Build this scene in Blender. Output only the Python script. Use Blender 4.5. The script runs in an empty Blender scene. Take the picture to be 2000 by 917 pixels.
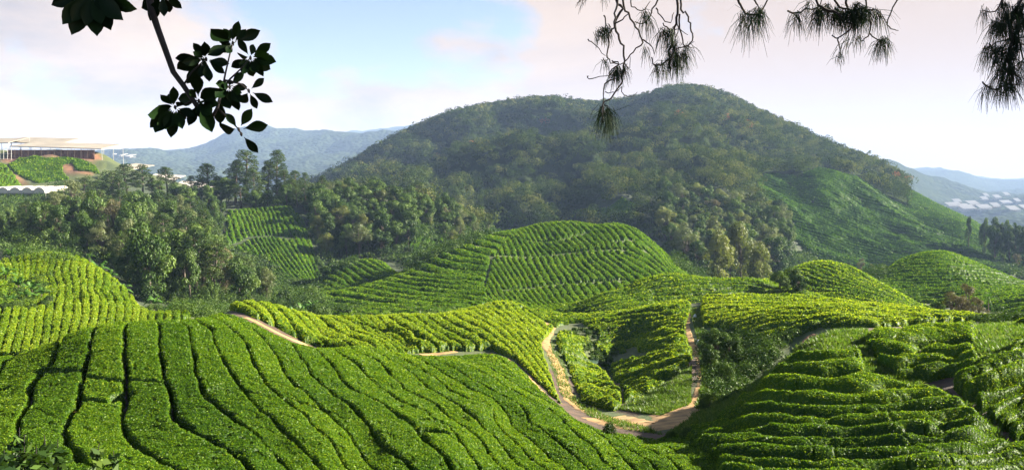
import bpy, math, random
import numpy as np
from mathutils import Vector

sc = bpy.context.scene
COL = sc.collection
rng = np.random.default_rng(7)
random.seed(7)
R = math.radians

# ---------------------------------------------------------------- camera, sky, sun, exposure
F = 1482.0                     # focal length in pixels of the 2000 px wide photograph
PITCH = math.atan((458.5 - 350.0) / F)
CP, SP = math.cos(PITCH), math.sin(PITCH)
cam_d = bpy.data.cameras.new('camera')
cam_d.sensor_width = 36.0
cam_d.lens = 36.0 * F / 2000.0
cam_d.clip_start = 0.05
cam_d.clip_end = 40000
cam = bpy.data.objects.new('camera', cam_d)
COL.objects.link(cam)
cam.rotation_euler = (math.pi / 2 - PITCH, 0, 0)
sc.camera = cam

SUN_AZ, SUN_EL = 76.0, 23.0     # degrees to the right of the view direction, above the horizon
sd = Vector((math.sin(R(SUN_AZ)) * math.cos(R(SUN_EL)), math.cos(R(SUN_AZ)) * math.cos(R(SUN_EL)), math.sin(R(SUN_EL))))
sun_d = bpy.data.lights.new('sun', 'SUN')
sun_d.energy = 5.0
sun_d.angle = R(0.5)
sun_d.color = (1.0, 0.90, 0.74)
sun = bpy.data.objects.new('sun', sun_d)
COL.objects.link(sun)
sun.rotation_euler = (-sd).to_track_quat('-Z', 'Y').to_euler()
sun.location = (0, 0, 60)

sc.view_settings.view_transform = 'Standard'
sc.view_settings.look = 'None'
sc.view_settings.gamma = 1
sc.view_settings.exposure = 2.65
sc.view_settings.use_curve_mapping = False
sc.cycles.max_bounces = 6
sc.cycles.diffuse_bounces = 3
sc.cycles.transmission_bounces = 4
sc.cycles.transparent_max_bounces = 6
sc.cycles.volume_bounces = 0
sc.cycles.use_denoising = True
sc.cycles.caustics_reflective = False
sc.cycles.caustics_refractive = False

def nd(nt, typ, loc=None, **kw):
    n = nt.nodes.new(typ)
    for k, v in kw.items():
        if k.startswith('in_'):
            key = k[3:]
            n.inputs[int(key) if key.isdigit() else key].default_value = v
        else:
            setattr(n, k, v)
    return n

def math_node(nt, op, a, b=None, clamp=False):
    n = nt.nodes.new('ShaderNodeMath')
    n.operation = op
    n.use_clamp = clamp
    for i, v in enumerate((a, b)):
        if v is None:
            continue
        if hasattr(v, 'is_linked'):
            nt.links.new(v, n.inputs[i])
        else:
            n.inputs[i].default_value = v
    return n.outputs[0]

def pix_dir(px, py):
    a = (px - 1000) / F
    b = (458.5 - py) / F
    v = Vector((a, CP + b * SP, -SP + b * CP))
    return v.normalized()

w = bpy.data.worlds.new('World')
sc.world = w
w.use_nodes = True
nt = w.node_tree
nt.nodes.clear()
sky = nd(nt, 'ShaderNodeTexSky', sky_type='NISHITA', sun_disc=False)
sky.sun_elevation = R(SUN_EL)
sky.sun_rotation = R(SUN_AZ)
sky.altitude = 1400
sky.air_density = 1.0
sky.dust_density = 1.5
sky.ozone_density = 1.5
tc = nd(nt, 'ShaderNodeTexCoord')
mp = nd(nt, 'ShaderNodeMapping')
mp.inputs['Scale'].default_value = (1.0, 1.0, 2.0)
mp.inputs['Location'].default_value = (0.35, 0.2, 0.1)
nt.links.new(tc.outputs['Generated'], mp.inputs['Vector'])
nz = nd(nt, 'ShaderNodeTexNoise', in_Scale=4.2, in_Detail=9.0, in_Roughness=0.56, in_Distortion=0.15)
nt.links.new(mp.outputs[0], nz.inputs['Vector'])
nz2 = nd(nt, 'ShaderNodeTexNoise', in_Scale=3.8, in_Detail=10.0, in_Roughness=0.6, in_Distortion=0.35)
mp2 = nd(nt, 'ShaderNodeMapping')
mp2.inputs['Scale'].default_value = (1.0, 1.0, 2.6)
mp2.inputs['Location'].default_value = (2.35, 5.2, 1.1)
nt.links.new(tc.outputs['Generated'], mp2.inputs['Vector'])
nt.links.new(mp2.outputs[0], nz2.inputs['Vector'])
cover = math_node(nt, 'ADD', nz.outputs['Fac'], 0.22)
for (qx, qy, rad, k) in ((655, 15, 0.085, 0.33), (590, 70, 0.05, 0.12), (1010, 40, 0.07, 0.26), (75, 185, 0.045, 0.22), (430, 0, 0.10, 0.24),
                         (760, -60, 0.12, 0.25), (880, 20, 0.06, 0.12)):
    v = pix_dir(qx, qy)
    dn = nd(nt, 'ShaderNodeVectorMath', operation='DISTANCE')
    nt.links.new(tc.outputs['Generated'], dn.inputs[0])
    dn.inputs[1].default_value = v
    q = math_node(nt, 'DIVIDE', dn.outputs['Value'], rad)
    q = math_node(nt, 'MULTIPLY', q, q)
    q = math_node(nt, 'MULTIPLY', q, -1.0)
    q = math_node(nt, 'EXPONENT', q)
    q = math_node(nt, 'MULTIPLY', q, -k)
    cover = math_node(nt, 'ADD', cover, q)
sep = nd(nt, 'ShaderNodeSeparateXYZ')
nt.links.new(tc.outputs['Generated'], sep.inputs[0])
hi = nd(nt, 'ShaderNodeMapRange', interpolation_type='SMOOTHSTEP')  # clouds thinned overhead, out of view, to lower the ambient light
hi.inputs['From Min'].default_value = 0.26
hi.inputs['From Max'].default_value = 0.52
hi.inputs['To Max'].default_value = 0.42
nt.links.new(sep.outputs['Z'], hi.inputs['Value'])
cover = math_node(nt, 'SUBTRACT', cover, hi.outputs[0])
bk = nd(nt, 'ShaderNodeMapRange', interpolation_type='SMOOTHSTEP')   # clouds left out behind the viewer to lower the ambient light
bk.inputs['From Min'].default_value = 0.45
bk.inputs['From Max'].default_value = -0.25
bk.inputs['To Max'].default_value = 0.5
nt.links.new(sep.outputs['Y'], bk.inputs['Value'])
cover = math_node(nt, 'SUBTRACT', cover, bk.outputs[0])
cr = nd(nt, 'ShaderNodeValToRGB')
cr.color_ramp.elements[0].position = 0.45
cr.color_ramp.elements[1].position = 0.57
nt.links.new(cover, cr.inputs[0])
# cloud colour: lavender grey undersides to cream tops, whiter towards the sun
ccol = nd(nt, 'ShaderNodeValToRGB')
ccol.color_ramp.elements[0].position = 0.36
ccol.color_ramp.elements[0].color = (1.50, 1.24, 1.12, 1)
ccol.color_ramp.elements[1].position = 0.62
ccol.color_ramp.elements[1].color = (2.62, 2.0, 1.48, 1)
ce = ccol.color_ramp.elements.new(0.49)
ce.color = (2.20, 1.70, 1.34, 1)
nt.links.new(nz2.outputs['Fac'], ccol.inputs[0])
dt = nd(nt, 'ShaderNodeVectorMath', operation='DOT_PRODUCT')
nt.links.new(tc.outputs['Generated'], dt.inputs[0])
dt.inputs[1].default_value = pix_dir(1620, 180)
gl = nd(nt, 'ShaderNodeMapRange')
gl.inputs['From Min'].default_value = 0.90
gl.inputs['From Max'].default_value = 1.0
nt.links.new(dt.outputs['Value'], gl.inputs['Value'])
mglow = nd(nt, 'ShaderNodeMix', data_type='RGBA')
nt.links.new(gl.outputs[0], mglow.inputs['Factor'])
nt.links.new(ccol.outputs[0], mglow.inputs['A'])
mglow.inputs['B'].default_value = (2.12, 1.60, 1.26, 1)
mx = nd(nt, 'ShaderNodeMix', data_type='RGBA')
nt.links.new(cr.outputs[0], mx.inputs['Factor'])
skm = nd(nt, 'ShaderNodeMix', data_type='RGBA', blend_type='MULTIPLY')
skm.inputs['Factor'].default_value = 1.0
nt.links.new(sky.outputs[0], skm.inputs['A'])
skm.inputs['B'].default_value = (0.64, 0.55, 0.51, 1)
nt.links.new(skm.outputs['Result'], mx.inputs['A'])
nt.links.new(mglow.outputs['Result'], mx.inputs['B'])
bg = nd(nt, 'ShaderNodeBackground', in_Strength=0.062)
nt.links.new(mx.outputs['Result'], bg.inputs['Color'])
wo = nd(nt, 'ShaderNodeOutputWorld')
nt.links.new(bg.outputs[0], wo.inputs['Surface'])

# ---------------------------------------------------------------- small numeric helpers
def fade(t):
    return t * t * t * (t * (t * 6 - 15) + 10)

_perm = np.random.default_rng(3).permutation(1024)
_ga = np.random.default_rng(4).uniform(0, 2 * np.pi, 1024)
_gx, _gy = np.cos(_ga).astype(np.float32), np.sin(_ga).astype(np.float32)

def noise(x, y, seed=0):
    x = np.asarray(x, np.float64) + seed * 17.37
    y = np.asarray(y, np.float64) - seed * 9.71
    xi = np.floor(x).astype(np.int64)
    yi = np.floor(y).astype(np.int64)
    xf, yf = x - xi, y - yi
    def g(i, j, dx, dy):
        h = _perm[(i + _perm[j & 1023]) & 1023]
        return _gx[h] * dx + _gy[h] * dy
    u, v = fade(xf), fade(yf)
    a = g(xi, yi, xf, yf) * (1 - u) + g(xi + 1, yi, xf - 1, yf) * u
    b = g(xi, yi + 1, xf, yf - 1) * (1 - u) + g(xi + 1, yi + 1, xf - 1, yf - 1) * u
    return (a * (1 - v) + b * v) * 1.5

def fbm(x, y, seed=0, octaves=4):
    t, amp, f = 0, 1.0, 1.0
    for o in range(octaves):
        t = t + amp * noise(x * f, y * f, seed + o * 3)
        amp *= 0.5
        f *= 2.03
    return t

def _phi(r2):
    return r2 * np.log(r2 + 1e-9)

class TPS:
    def __init__(self, P, v, lam=1e-5):
        P = np.asarray(P, float)
        n = len(P)
        d2 = ((P[:, None, :] - P[None, :, :]) ** 2).sum(-1)
        A = np.zeros((n + 3, n + 3))
        A[:n, :n] = _phi(d2) + lam * np.eye(n)
        A[:n, n] = 1
        A[:n, n + 1:] = P
        A[n, :n] = 1
        A[n + 1:, :n] = P.T
        self.P, self.w = P, np.linalg.lstsq(A, np.concatenate([v, np.zeros(3)]), rcond=None)[0]
    def __call__(self, x, y):
        sh = np.shape(x)
        x = np.ravel(x).astype(np.float32)
        y = np.ravel(y).astype(np.float32)
        out = np.empty(len(x), np.float64)
        px, py = self.P[:, 0].astype(np.float32), self.P[:, 1].astype(np.float32)
        wv = self.w[:-3].astype(np.float32)
        for i in range(0, len(x), 20000):
            a, b = x[i:i + 20000], y[i:i + 20000]
            r2 = (a[:, None] - px) ** 2 + (b[:, None] - py) ** 2
            out[i:i + 20000] = _phi(r2) @ wv
        out += self.w[-3] + self.w[-2] * x + self.w[-1] * y
        return out.reshape(sh)

def cs_of(px, py):                       # pixel -> (X/Y, Z/Y) of its ray
    a = (np.asarray(px, float) - 1000) / F
    b = (458.5 - np.asarray(py, float)) / F
    k = CP + b * SP
    return a / k, (-SP + b * CP) / k

def pix_of(c, s):                        # inverse of cs_of
    b = (s * CP + SP) / (CP - s * SP)
    return 1000 + F * c * (CP + b * SP), 458.5 - F * b

def inpoly(x, y, poly):
    inside = np.zeros(np.shape(x), bool)
    n = len(poly)
    for i in range(n):
        x1, y1 = poly[i]
        x2, y2 = poly[(i + 1) % n]
        if y1 == y2:
            continue
        cond = ((y1 > y) != (y2 > y)) & (x < (x2 - x1) * (y - y1) / (y2 - y1) + x1)
        inside ^= cond
    return inside

def seg_dist(X, Y, pts):
    best = np.full(np.shape(X), 1e9)
    for (x1, y1), (x2, y2) in zip(pts[:-1], pts[1:]):
        dx, dy = x2 - x1, y2 - y1
        L = dx * dx + dy * dy + 1e-9
        t = np.clip(((X - x1) * dx + (Y - y1) * dy) / L, 0, 1)
        best = np.minimum(best, np.hypot(X - x1 - t * dx, Y - y1 - t * dy))
    return best

# ---------------------------------------------------------------- terrain: one height field through surveyed points (pixel x, pixel y, distance)
_dk = np.log([1, 34, 45, 60, 85, 130, 200, 300, 600, 1200, 20000])
_dv = np.log([1, 34, 53, 78, 120, 182, 268, 372, 660, 1220, 20000])
def dm(d):
    return np.exp(np.interp(np.log(d), _dk, _dv))

LAYERS = [
 [(-400,1650,2.5),(400,1650,2.5),(1000,1650,2.5),(1600,1650,2.5),(2400,1650,2.5)],
 [(-300,1180,8),(300,1180,8),(1000,1180,8),(1700,1180,8),(2300,1180,8)],
 [(0,917,18),(250,917,17.5),(500,917,17.5),(800,917,18),(1100,917,19.5),(1300,917,20),(1500,917,19.5),(1700,917,19),(2000,917,18.5)],
 [(0,820,24),(250,800,24.5),(500,810,23.5),(700,830,23),(900,850,23),(1050,870,23.5),(1200,885,23.5),(1300,885,23.5),(1450,850,24.5),(1600,820,25),(1800,810,24.5),(2000,800,24)],
 [(0,740,30),(120,710,30),(250,692,30),(400,700,30),(600,735,30),(800,775,30),(1000,810,29.5),(1150,840,29.5),(1300,856,29.5),(1400,825,29.5),(1500,775,29),(1600,745,30),(1800,735,30),(2000,690,30)],
 [(0,700,36),(60,686,36),(130,658,36),(190,637,36),(250,630,36.5),(330,627,38),(430,614,42),(520,645,42),(600,680,41.5),(700,676,42),(830,697,42),(960,693,44),(1000,707,42.5),(1060,770,38),(1110,803,36),(1180,838,33.5),(1270,851,32.5),(1350,842,32),(1400,795,33.5),(1480,725,36),(1560,660,38),(1600,644,40),(1680,634,43),(1800,628,42.5),(1900,622,40.5),(2000,616,39.5)],
 # just behind the near crest
 [(0,700,39),(60,694,39),(130,674,40),(190,652,40),(250,646,41),(330,640,42),(380,630,44)],
 [(445,610,44.5),(520,640,44.2),(600,674,44)],
 [(700,690,45.5),(830,700,45),(960,697,47),(1010,720,44)],
 [(1480,750,40),(1560,700,42),(1620,650,44)],
 # second band, the bowl, the sunlit shelf
 [(480,604,47),(620,662,48),(700,668,49),(830,687,49),(960,682,51),(1040,692,50),(1065,725,46),(1095,775,41.5)],
 [(620,640,53),(800,642,55),(950,642,57),(1040,640,60),(1062,672,54)],
 [(450,593,52),(480,591,53),(560,602,56),(620,618,59),(700,618,62),(800,616,64),(870,617,66),(920,605,70),(980,589,76)],
 [(380,640,56),(480,628,62),(620,642,70),(800,632,80),(900,622,85),(980,606,88)],
 [(1000,592,78),(1050,614,73),(1100,609,80),(1100,640,64),(1200,620,68),(1080,645,62)],
 [(1110,660,57),(1150,707,55),(1130,770,43),(1200,794,39),(1240,744,45.5),(1180,694,57),(1220,668,61.5),(1290,642,58),(1330,684,50),(1300,762,41),(1250,803,37.5),(1190,730,50.5)],
 [(1270,830,34.5),(1170,814,36.5),(1115,783,40),(1350,794,37),(1372,740,42),(1362,690,48),(1345,640,56),(1357,603,64),(1270,606,66)],
 [(1400,768,41),(1430,722,45),(1440,672,50),(1500,690,46),(1395,690,50),(1540,665,48)],
 [(1420,602,62),(1500,628,52),(1500,592,66),(1600,622,50),(1600,587,68),(1700,602,60),(1720,622,50),(1800,610,58),(1800,620,50),(1900,618,50),(2000,614,46)],
 [(1380,581,74),(1450,577,76),(1550,577,76),(1650,587,72),(1750,599,66),(1820,608,62),(1900,612,58),(2000,614,52)],
 [(1380,594,82),(1500,592,88),(1650,598,86),(1800,617,80),(1900,630,75),(2000,632,66)],
 # knolls behind
 [(1150,609,82),(1300,592,83),(1230,575,90),(1400,568,90)],
 [(1100,605,88),(1180,573,93),(1250,549,99),(1310,536,102),(1400,545,100),(1480,548,98),(1560,567,94)],
 [(1180,592,106),(1310,562,118),(1450,567,114),(1560,577,103)],
 [(1650,577,98),(1560,550,106),(1750,598,91)],
 [(1490,550,112),(1560,519,120),(1620,510,125),(1680,530,122),(1750,569,112),(1810,605,100)],
 [(1490,560,130),(1560,548,142),(1650,542,146),(1750,577,135),(1830,602,118)],
 [(1760,560,145),(1850,562,140),(1850,592,118),(1950,568,132),(1960,605,98),(2000,575,110),(2000,602,92)],
 [(1710,543,165),(1760,514,172),(1800,496,178),(1850,492,180),(1900,513,175),(1950,531,167),(2000,553,157)],
 [(1720,532,215),(1850,522,235),(1950,535,222),(2000,560,205)],
 # centre hill
 [(700,614,100),(850,613,95),(950,602,98),(1050,603,95)],
 [(650,592,118),(700,600,112),(800,572,125),(950,581,116),(1050,586,112),(1150,582,111)],
 [(900,522,147),(1050,532,141),(1150,542,135),(1200,502,156),(1250,522,150),(960,472,170),(1060,474,174),(1150,462,178),(1290,510,162)],
 [(560,592,125),(640,571,135),(720,555,146),(790,531,156),(850,495,166),(920,465,179),(1000,449,189),(1060,439,195),(1120,433,199),(1170,439,197),(1210,436,199),(1250,450,193),(1290,482,184),(1335,529,168),(1380,548,150)],
 [(560,585,142),(640,572,155),(700,562,162),(790,545,180),(850,525,200),(1000,485,232),(1120,474,242),(1250,495,236),(1340,545,205)],
 [(620,550,172),(660,519,178),(700,509,182),(750,514,182),(800,537,177)],
 [(620,562,195),(700,532,212),(800,522,222)],
 # left tea field
 [(0,668,45),(80,652,47),(150,643,48),(250,625,53),(350,614,57),(375,612,58)],
 [(0,640,49),(100,602,57),(200,602,58),(100,562,66),(200,562,69),(100,522,77),(0,570,62)],
 [(0,512,81),(50,499,84),(100,493,86),(160,507,85),(220,542,80),(255,582,73),(300,607,62),(345,609,61)],
 [(0,525,100),(100,515,106),(200,550,102),(270,605,86),(330,622,72)],
 # wooded slope and patch of tea
 [(300,604,84),(400,604,92),(500,602,110),(400,562,130),(500,562,152),(300,545,128),(150,480,140),(0,480,135)],
 [(300,482,170),(400,482,190),(450,502,205),(540,542,195),(600,547,195),(150,440,190),(0,445,180)],
 [(300,432,220),(400,422,250),(520,472,226),(600,472,231),(450,420,251),(520,410,259),(600,432,255)],
 [(0,402,240),(100,402,242),(200,392,262),(300,385,280),(400,390,282),(500,398,285),(600,388,302),(700,397,312),(820,408,322),(880,428,322)],
 [(650,435,272),(700,472,242),(800,472,252),(860,470,270)],
 [(0,385,262),(100,385,262),(0,350,300),(100,348,310),(200,345,318)],
 [(0,307,350),(100,306,350),(200,310,348),(260,342,345)],
 [(0,296,385),(100,296,385),(200,304,385),(300,352,400),(400,374,400)],
 [(0,310,500),(150,312,500),(300,392,460),(500,402,360),(700,424,390),(880,442,385)],
 # mountain
 [(950,446,380),(1100,452,380),(1250,472,350),(1400,502,320),(1550,522,330),(1700,532,350),(1850,517,380),(2000,522,400)],
 [(900,414,480),(1000,396,500),(1100,386,520),(1200,378,520),(1300,396,480),(1400,436,420),(1500,432,430),(1600,442,450),(1700,452,470),(1800,457,480),(1900,477,470),(2000,502,470)],
 [(900,366,620),(1000,338,650),(1100,320,680),(1200,310,700),(1300,298,700),(1400,318,650),(1480,352,565),(1550,374,560),(1600,338,600),(1700,374,600),(1800,412,590),(1900,446,560),(2000,490,530)],
 [(930,336,720),(1000,312,760),(1080,294,790),(1200,264,830),(1330,243,870),(1400,247,860),(1470,297,760),(1520,340,690)],
 [(930,345,800),(1000,324,850),(1080,310,880),(1200,282,920),(1330,248,930)],
 [(800,328,850),(900,288,950),(1000,258,1000),(1100,252,1000),(1200,246,1020),(1560,330,760),(1650,345,740),(1730,372,730)],
 [(640,366,850),(700,331,900),(760,296,950),(830,265,1000),(900,235,1060),(1000,210,1120),(1080,203,1150),(1150,211,1150),(1200,211,1150),(1260,199,1150),(1300,184,1150),(1340,177,1150),(1400,190,1120),(1460,220,1060),(1540,256,980),(1600,288,920),(1700,322,860),(1760,358,810),(1800,384,760),(1900,433,700),(1990,484,640)],
 [(640,385,1300),(700,365,1400),(1000,300,1500),(1340,285,1500),(1600,330,1300),(1760,420,1100),(1850,470,1000),(2000,520,880)],
 # far country
 [(0,372,1500),(200,374,1500),(400,380,1500),(600,378,1800),(1000,385,2200),(1400,395,2200),(1760,450,1500),(1900,452,1800),(2000,455,1700)],
 [(0,340,2600),(200,336,2600),(330,342,2800),(500,344,3000),(700,346,3000),(1000,380,3000),(1400,380,3000),(1850,420,2400),(1950,414,2500),(2000,412,2600)],
 [(1750,326,3500),(1775,338,3500),(1810,354,3500),(1840,373,3400),(1870,392,3200),(1950,394,3300),(2000,392,3400)],
 [(0,312,4200),(180,308,4200),(260,303,4200),(330,293,4300),(400,286,4300),(440,271,4400),(480,253,4500),(525,244,4500),(560,254,4500),(600,266,4400),(625,258,4600),(660,264,4600),(700,267,4600),(780,262,4600),(900,300,4400),(1000,350,4400),(1400,350,4400)],
 [(0,340,5200),(300,330,5200),(600,300,5300),(780,290,5300),(900,320,5300),(1400,350,5200),(1750,375,4300),(1900,384,4200),(2000,384,4200)],
 [(0,330,6600),(400,300,6600),(600,268,6700),(700,264,6700),(760,256,6700),(815,243,6700),(835,244,6700),(880,260,6700),(960,310,6600),(1400,345,6600),(1760,344,5800),(1785,337,5800),(1810,336,5800),(1870,343,5800),(1920,357,5800),(1960,353,6600),(2000,354,6800)],
 [(-200,352,8500),(400,352,8500),(900,352,8500),(1400,352,8500),(1900,352,8500),(2200,352,8500)],
]
LS = 0.42
cp, cv = [], []
for L in LAYERS:
    L = list(L)
    if L[0][0] == 0:
        L = [(-320,) + L[0][1:]] + L
    if L[-1][0] == 2000:
        L = L + [(2320,) + L[-1][1:]]
    for (x, y, d) in L:
        c, s = cs_of(x, y)
        cp.append((c, LS * math.log(dm(d))))
        cv.append(s)
T = TPS(cp, np.array(cv), 2e-6)
NC, NR = 640, 860
C0, C1 = -1.05, 1.05
D0, D1 = math.log(2.2), math.log(8600)
gc = np.linspace(C0, C1, NC)
gl_ = np.linspace(D0, D1, NR)
CC, LL = np.meshgrid(gc, gl_)
cN, cL = np.meshgrid(np.linspace(C0, C1, 320), np.linspace(D0, D1, 430))
def resize(A, shape):
    r = np.linspace(0, A.shape[0] - 1, shape[0])
    q = np.linspace(0, A.shape[1] - 1, shape[1])
    ri, qi = np.minimum(r.astype(int), A.shape[0] - 2), np.minimum(q.astype(int), A.shape[1] - 2)
    rf, qf = (r - ri)[:, None], (q - qi)[None, :]
    B = A[ri] * (1 - rf) + A[ri + 1] * rf
    return B[:, qi] * (1 - qf) + B[:, qi + 1] * qf
SS = resize(T(cN, cL * LS), (NR, NC))
DD = np.exp(LL)
XX, YY = CC * DD, DD
am = np.interp(np.log(DD), np.log([15, 60, 150, 300, 450, 800, 1200, 2500, 5000]), [0.10, 0.16, 0.3, 0.8, 3.5, 9.0, 10.0, 40.0, 75.0])
wl = np.interp(np.log(DD), np.log([15, 60, 150, 300, 450, 800, 1200, 2500, 5000]), [3.0, 5.0, 10, 25, 60, 90, 100, 500, 900])
# noise at fixed world scales, blended by distance
bands = [(3.0, 15), (8.0, 100), (28.0, 300), (80.0, 800), (500.0, 3000), (900.0, 5200)]
NZ = np.zeros_like(SS)
for i, (lam, dc) in enumerate(bands):
    wgt = np.exp(-((np.log(DD) - math.log(dc)) / 0.75) ** 2)
    NZ += wgt * fbm(XX / lam, YY / lam, 11 + i, 5 if lam > 20 else 3)
RM0 = SS.copy()
cm = np.array([np.where((gl_ > math.log(450)) & (gl_ < math.log(1500)), RM0[:, q], -9).max() for q in range(NC)])
rw = np.clip((cm[None, :] - SS) * DD / 30, 0, 1)
rw = np.where((DD > 450) & (DD < 1500), rw, 1.0)
gul = np.where((DD > 430) & (DD < 1400), 1.0, 0.0) * np.interp(DD, [430, 620, 1200, 1400], [0, 1, 1, 0])
ridged = 1 - 2 * np.abs(fbm(XX / 150 + YY / 600, YY / 420 - XX / 900, 91, 4))
_pxg, _pyg = pix_of(CC, SS)
gul = gul * np.clip((1480 - _pxg) / 120, 0.28, 1)
SS = SS + (am * NZ * 0.8 * np.where((DD > 380) & (DD < 900) & (_pxg > 1460), .75, 1) + 32 * gul * (ridged - .35)) * rw / DD
# the surveyed points lie on the bush tops: the soil is lower
SS = SS - 0.62 * np.interp(np.log(DD), np.log([9, 14, 420, 650]), [0, 1, 1, 0]) / DD

def S_at(c, ld):
    q = np.clip((np.asarray(c) - C0) / (C1 - C0) * (NC - 1), 0, NC - 1.001)
    r = np.clip((np.asarray(ld) - D0) / (D1 - D0) * (NR - 1), 0, NR - 1.001)
    qi, ri = q.astype(int), r.astype(int)
    qf, rf = q - qi, r - ri
    return (SS[ri, qi] * (1 - qf) + SS[ri, qi + 1] * qf) * (1 - rf) + (SS[ri + 1, qi] * (1 - qf) + SS[ri + 1, qi + 1] * qf) * rf

def ground_z(x, y):
    x, y = np.asarray(x, float), np.maximum(np.asarray(y, float), 2.3)
    return S_at(x / y, np.log(y)) * y

def hit(px, py, d0=14.0, d1=1500.0):     # where the ray of a pixel meets the ground
    c, s = cs_of(px, py)
    ld = np.linspace(math.log(d0), math.log(d1), 6000)
    v = S_at(np.full_like(ld, c), ld) - s
    k = np.argmax(v >= 0)
    if v[k] < 0:
        return None
    d = math.exp(ld[k])
    return (c * d, d, s * d)

RUNMAX = np.maximum.accumulate(SS, axis=0)   # for visibility of ground points
def visible(c, ld, tol):
    q = np.clip(((np.asarray(c) - C0) / (C1 - C0) * (NC - 1)).round().astype(int), 0, NC - 1)
    r = np.clip(((np.asarray(ld) - D0) / (D1 - D0) * (NR - 1)).astype(int), 0, NR - 1)
    return S_at(c, ld) + tol >= RUNMAX[r, q]

# ---------------------------------------------------------------- object helpers
def tag(o, label=None, cat=None, group=None, kind=None):
    if label: o['label'] = label
    if cat: o['category'] = cat
    if group: o['group'] = group
    if kind: o['kind'] = kind
    return o

def quad_mesh(name, V, Q, mat, smooth=False, attr=None):
    V = np.ascontiguousarray(V, np.float32)
    Q = np.ascontiguousarray(Q, np.int32)
    me = bpy.data.meshes.new(name)
    n, k = Q.shape
    me.vertices.add(len(V))
    me.vertices.foreach_set('co', V.ravel())
    me.loops.add(n * k)
    me.loops.foreach_set('vertex_index', Q.ravel())
    me.polygons.add(n)
    me.polygons.foreach_set('loop_start', np.arange(0, n * k, k, dtype=np.int32))
    sm = np.full(n, bool(smooth)) if np.isscalar(smooth) else smooth
    me.polygons.foreach_set('use_smooth', sm)
    me.update(calc_edges=True)
    if attr is not None:
        for key, val in attr.items():
            a = me.attributes.new(key, 'FLOAT', 'POINT')
            a.data.foreach_set('value', np.ascontiguousarray(val, np.float32))
    me.materials.append(mat)
    return me

def link(name, me, parent=None):
    o = bpy.data.objects.new(name, me)
    COL.objects.link(o)
    if parent is not None:
        o.parent = parent
    return o

def empty(name, loc=(0, 0, 0), rz=0.0, scale=1.0):
    o = bpy.data.objects.new(name, None)
    o.empty_display_size = 0.3
    COL.objects.link(o)
    o.location = loc
    o.rotation_euler = (0, 0, rz)
    o.scale = (scale,) * 3 if np.isscalar(scale) else scale
    return o

class MB:
    """collects polygons for one mesh"""
    def __init__(s):
        s.v, s.f = [], []
    def add(s, V, Fc):
        o = len(s.v)
        s.v += [tuple(p) for p in V]
        s.f += [tuple(i + o for i in q) for q in Fc]
    def box(s, c, size, rz=0.0):
        x, y, z = [q / 2 for q in size]
        co, si = math.cos(rz), math.sin(rz)
        P = []
        for dz in (-z, z):
            for dx, dy in ((-x, -y), (x, -y), (x, y), (-x, y)):
                P.append((c[0] + dx * co - dy * si, c[1] + dx * si + dy * co, c[2] + dz))
        s.add(P, [(3, 2, 1, 0), (4, 5, 6, 7), (0, 1, 5, 4), (1, 2, 6, 5), (2, 3, 7, 6), (3, 0, 4, 7)])
    def tube(s, pts, rad, sides=6):
        pts = [Vector(p) for p in pts]
        P, Fc = [], []
        n = len(pts)
        for i, p in enumerate(pts):
            t = (pts[min(i + 1, n - 1)] - pts[max(i - 1, 0)])
            t = t.normalized() if t.length > 1e-9 else Vector((0, 0, 1))
            a = t.cross(Vector((0.31, 0.9, 0.27)))
            if a.length < 0.1:
                a = t.cross(Vector((1, 0, 0)))
            a.normalize()
            b = t.cross(a)
            r = rad[i] if not np.isscalar(rad) else rad
            for k in range(sides):
                an = 2 * math.pi * k / sides
                P.append(p + a * (r * math.cos(an)) + b * (r * math.sin(an)))
        for i in range(n - 1):
            for k in range(sides):
                k2 = (k + 1) % sides
                Fc.append((i * sides + k, i * sides + k2, (i + 1) * sides + k2, (i + 1) * sides + k))
        Fc.append(tuple(range(sides))[::-1])
        Fc.append(tuple((n - 1) * sides + k for k in range(sides)))
        s.add(P, Fc)
    def build(s, name, mat, parent=None, smooth=False):
        me = bpy.data.meshes.new(name)
        me.from_pydata(s.v, [], s.f)
        if smooth:
            me.polygons.foreach_set('use_smooth', np.ones(len(me.polygons), bool))
        me.materials.append(mat)
        return link(name, me, parent)

def leaf_cards(P, N, size, r, aspect=0.55, jitter=0.9):
    """small pointed leaf quads at P facing about N"""
    n = len(P)
    N = N + r.normal(0, jitter, (n, 3))
    N /= np.linalg.norm(N, axis=1)[:, None] + 1e-9
    t = np.cross(N, r.normal(0, 1, (n, 3)))
    t /= np.linalg.norm(t, axis=1)[:, None] + 1e-9
    b = np.cross(N, t)
    sz = (size * r.uniform(0.65, 1.35, n))[:, None] if np.isscalar(size) else (size * r.uniform(0.65, 1.35, n))[:, None]
    V = np.stack([P - t * sz * 0.5, P + b * sz * aspect * 0.5 - t * sz * 0.05, P + t * sz * 0.5, P - b * sz * aspect * 0.5 - t * sz * 0.05], 1)
    return V.reshape(-1, 3), np.arange(4 * n).reshape(n, 4)

# ---------------------------------------------------------------- materials
def new_mat(name):
    m = bpy.data.materials.new(name)
    m.use_nodes = True
    m.node_tree.nodes.clear()
    return m, m.node_tree

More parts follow.
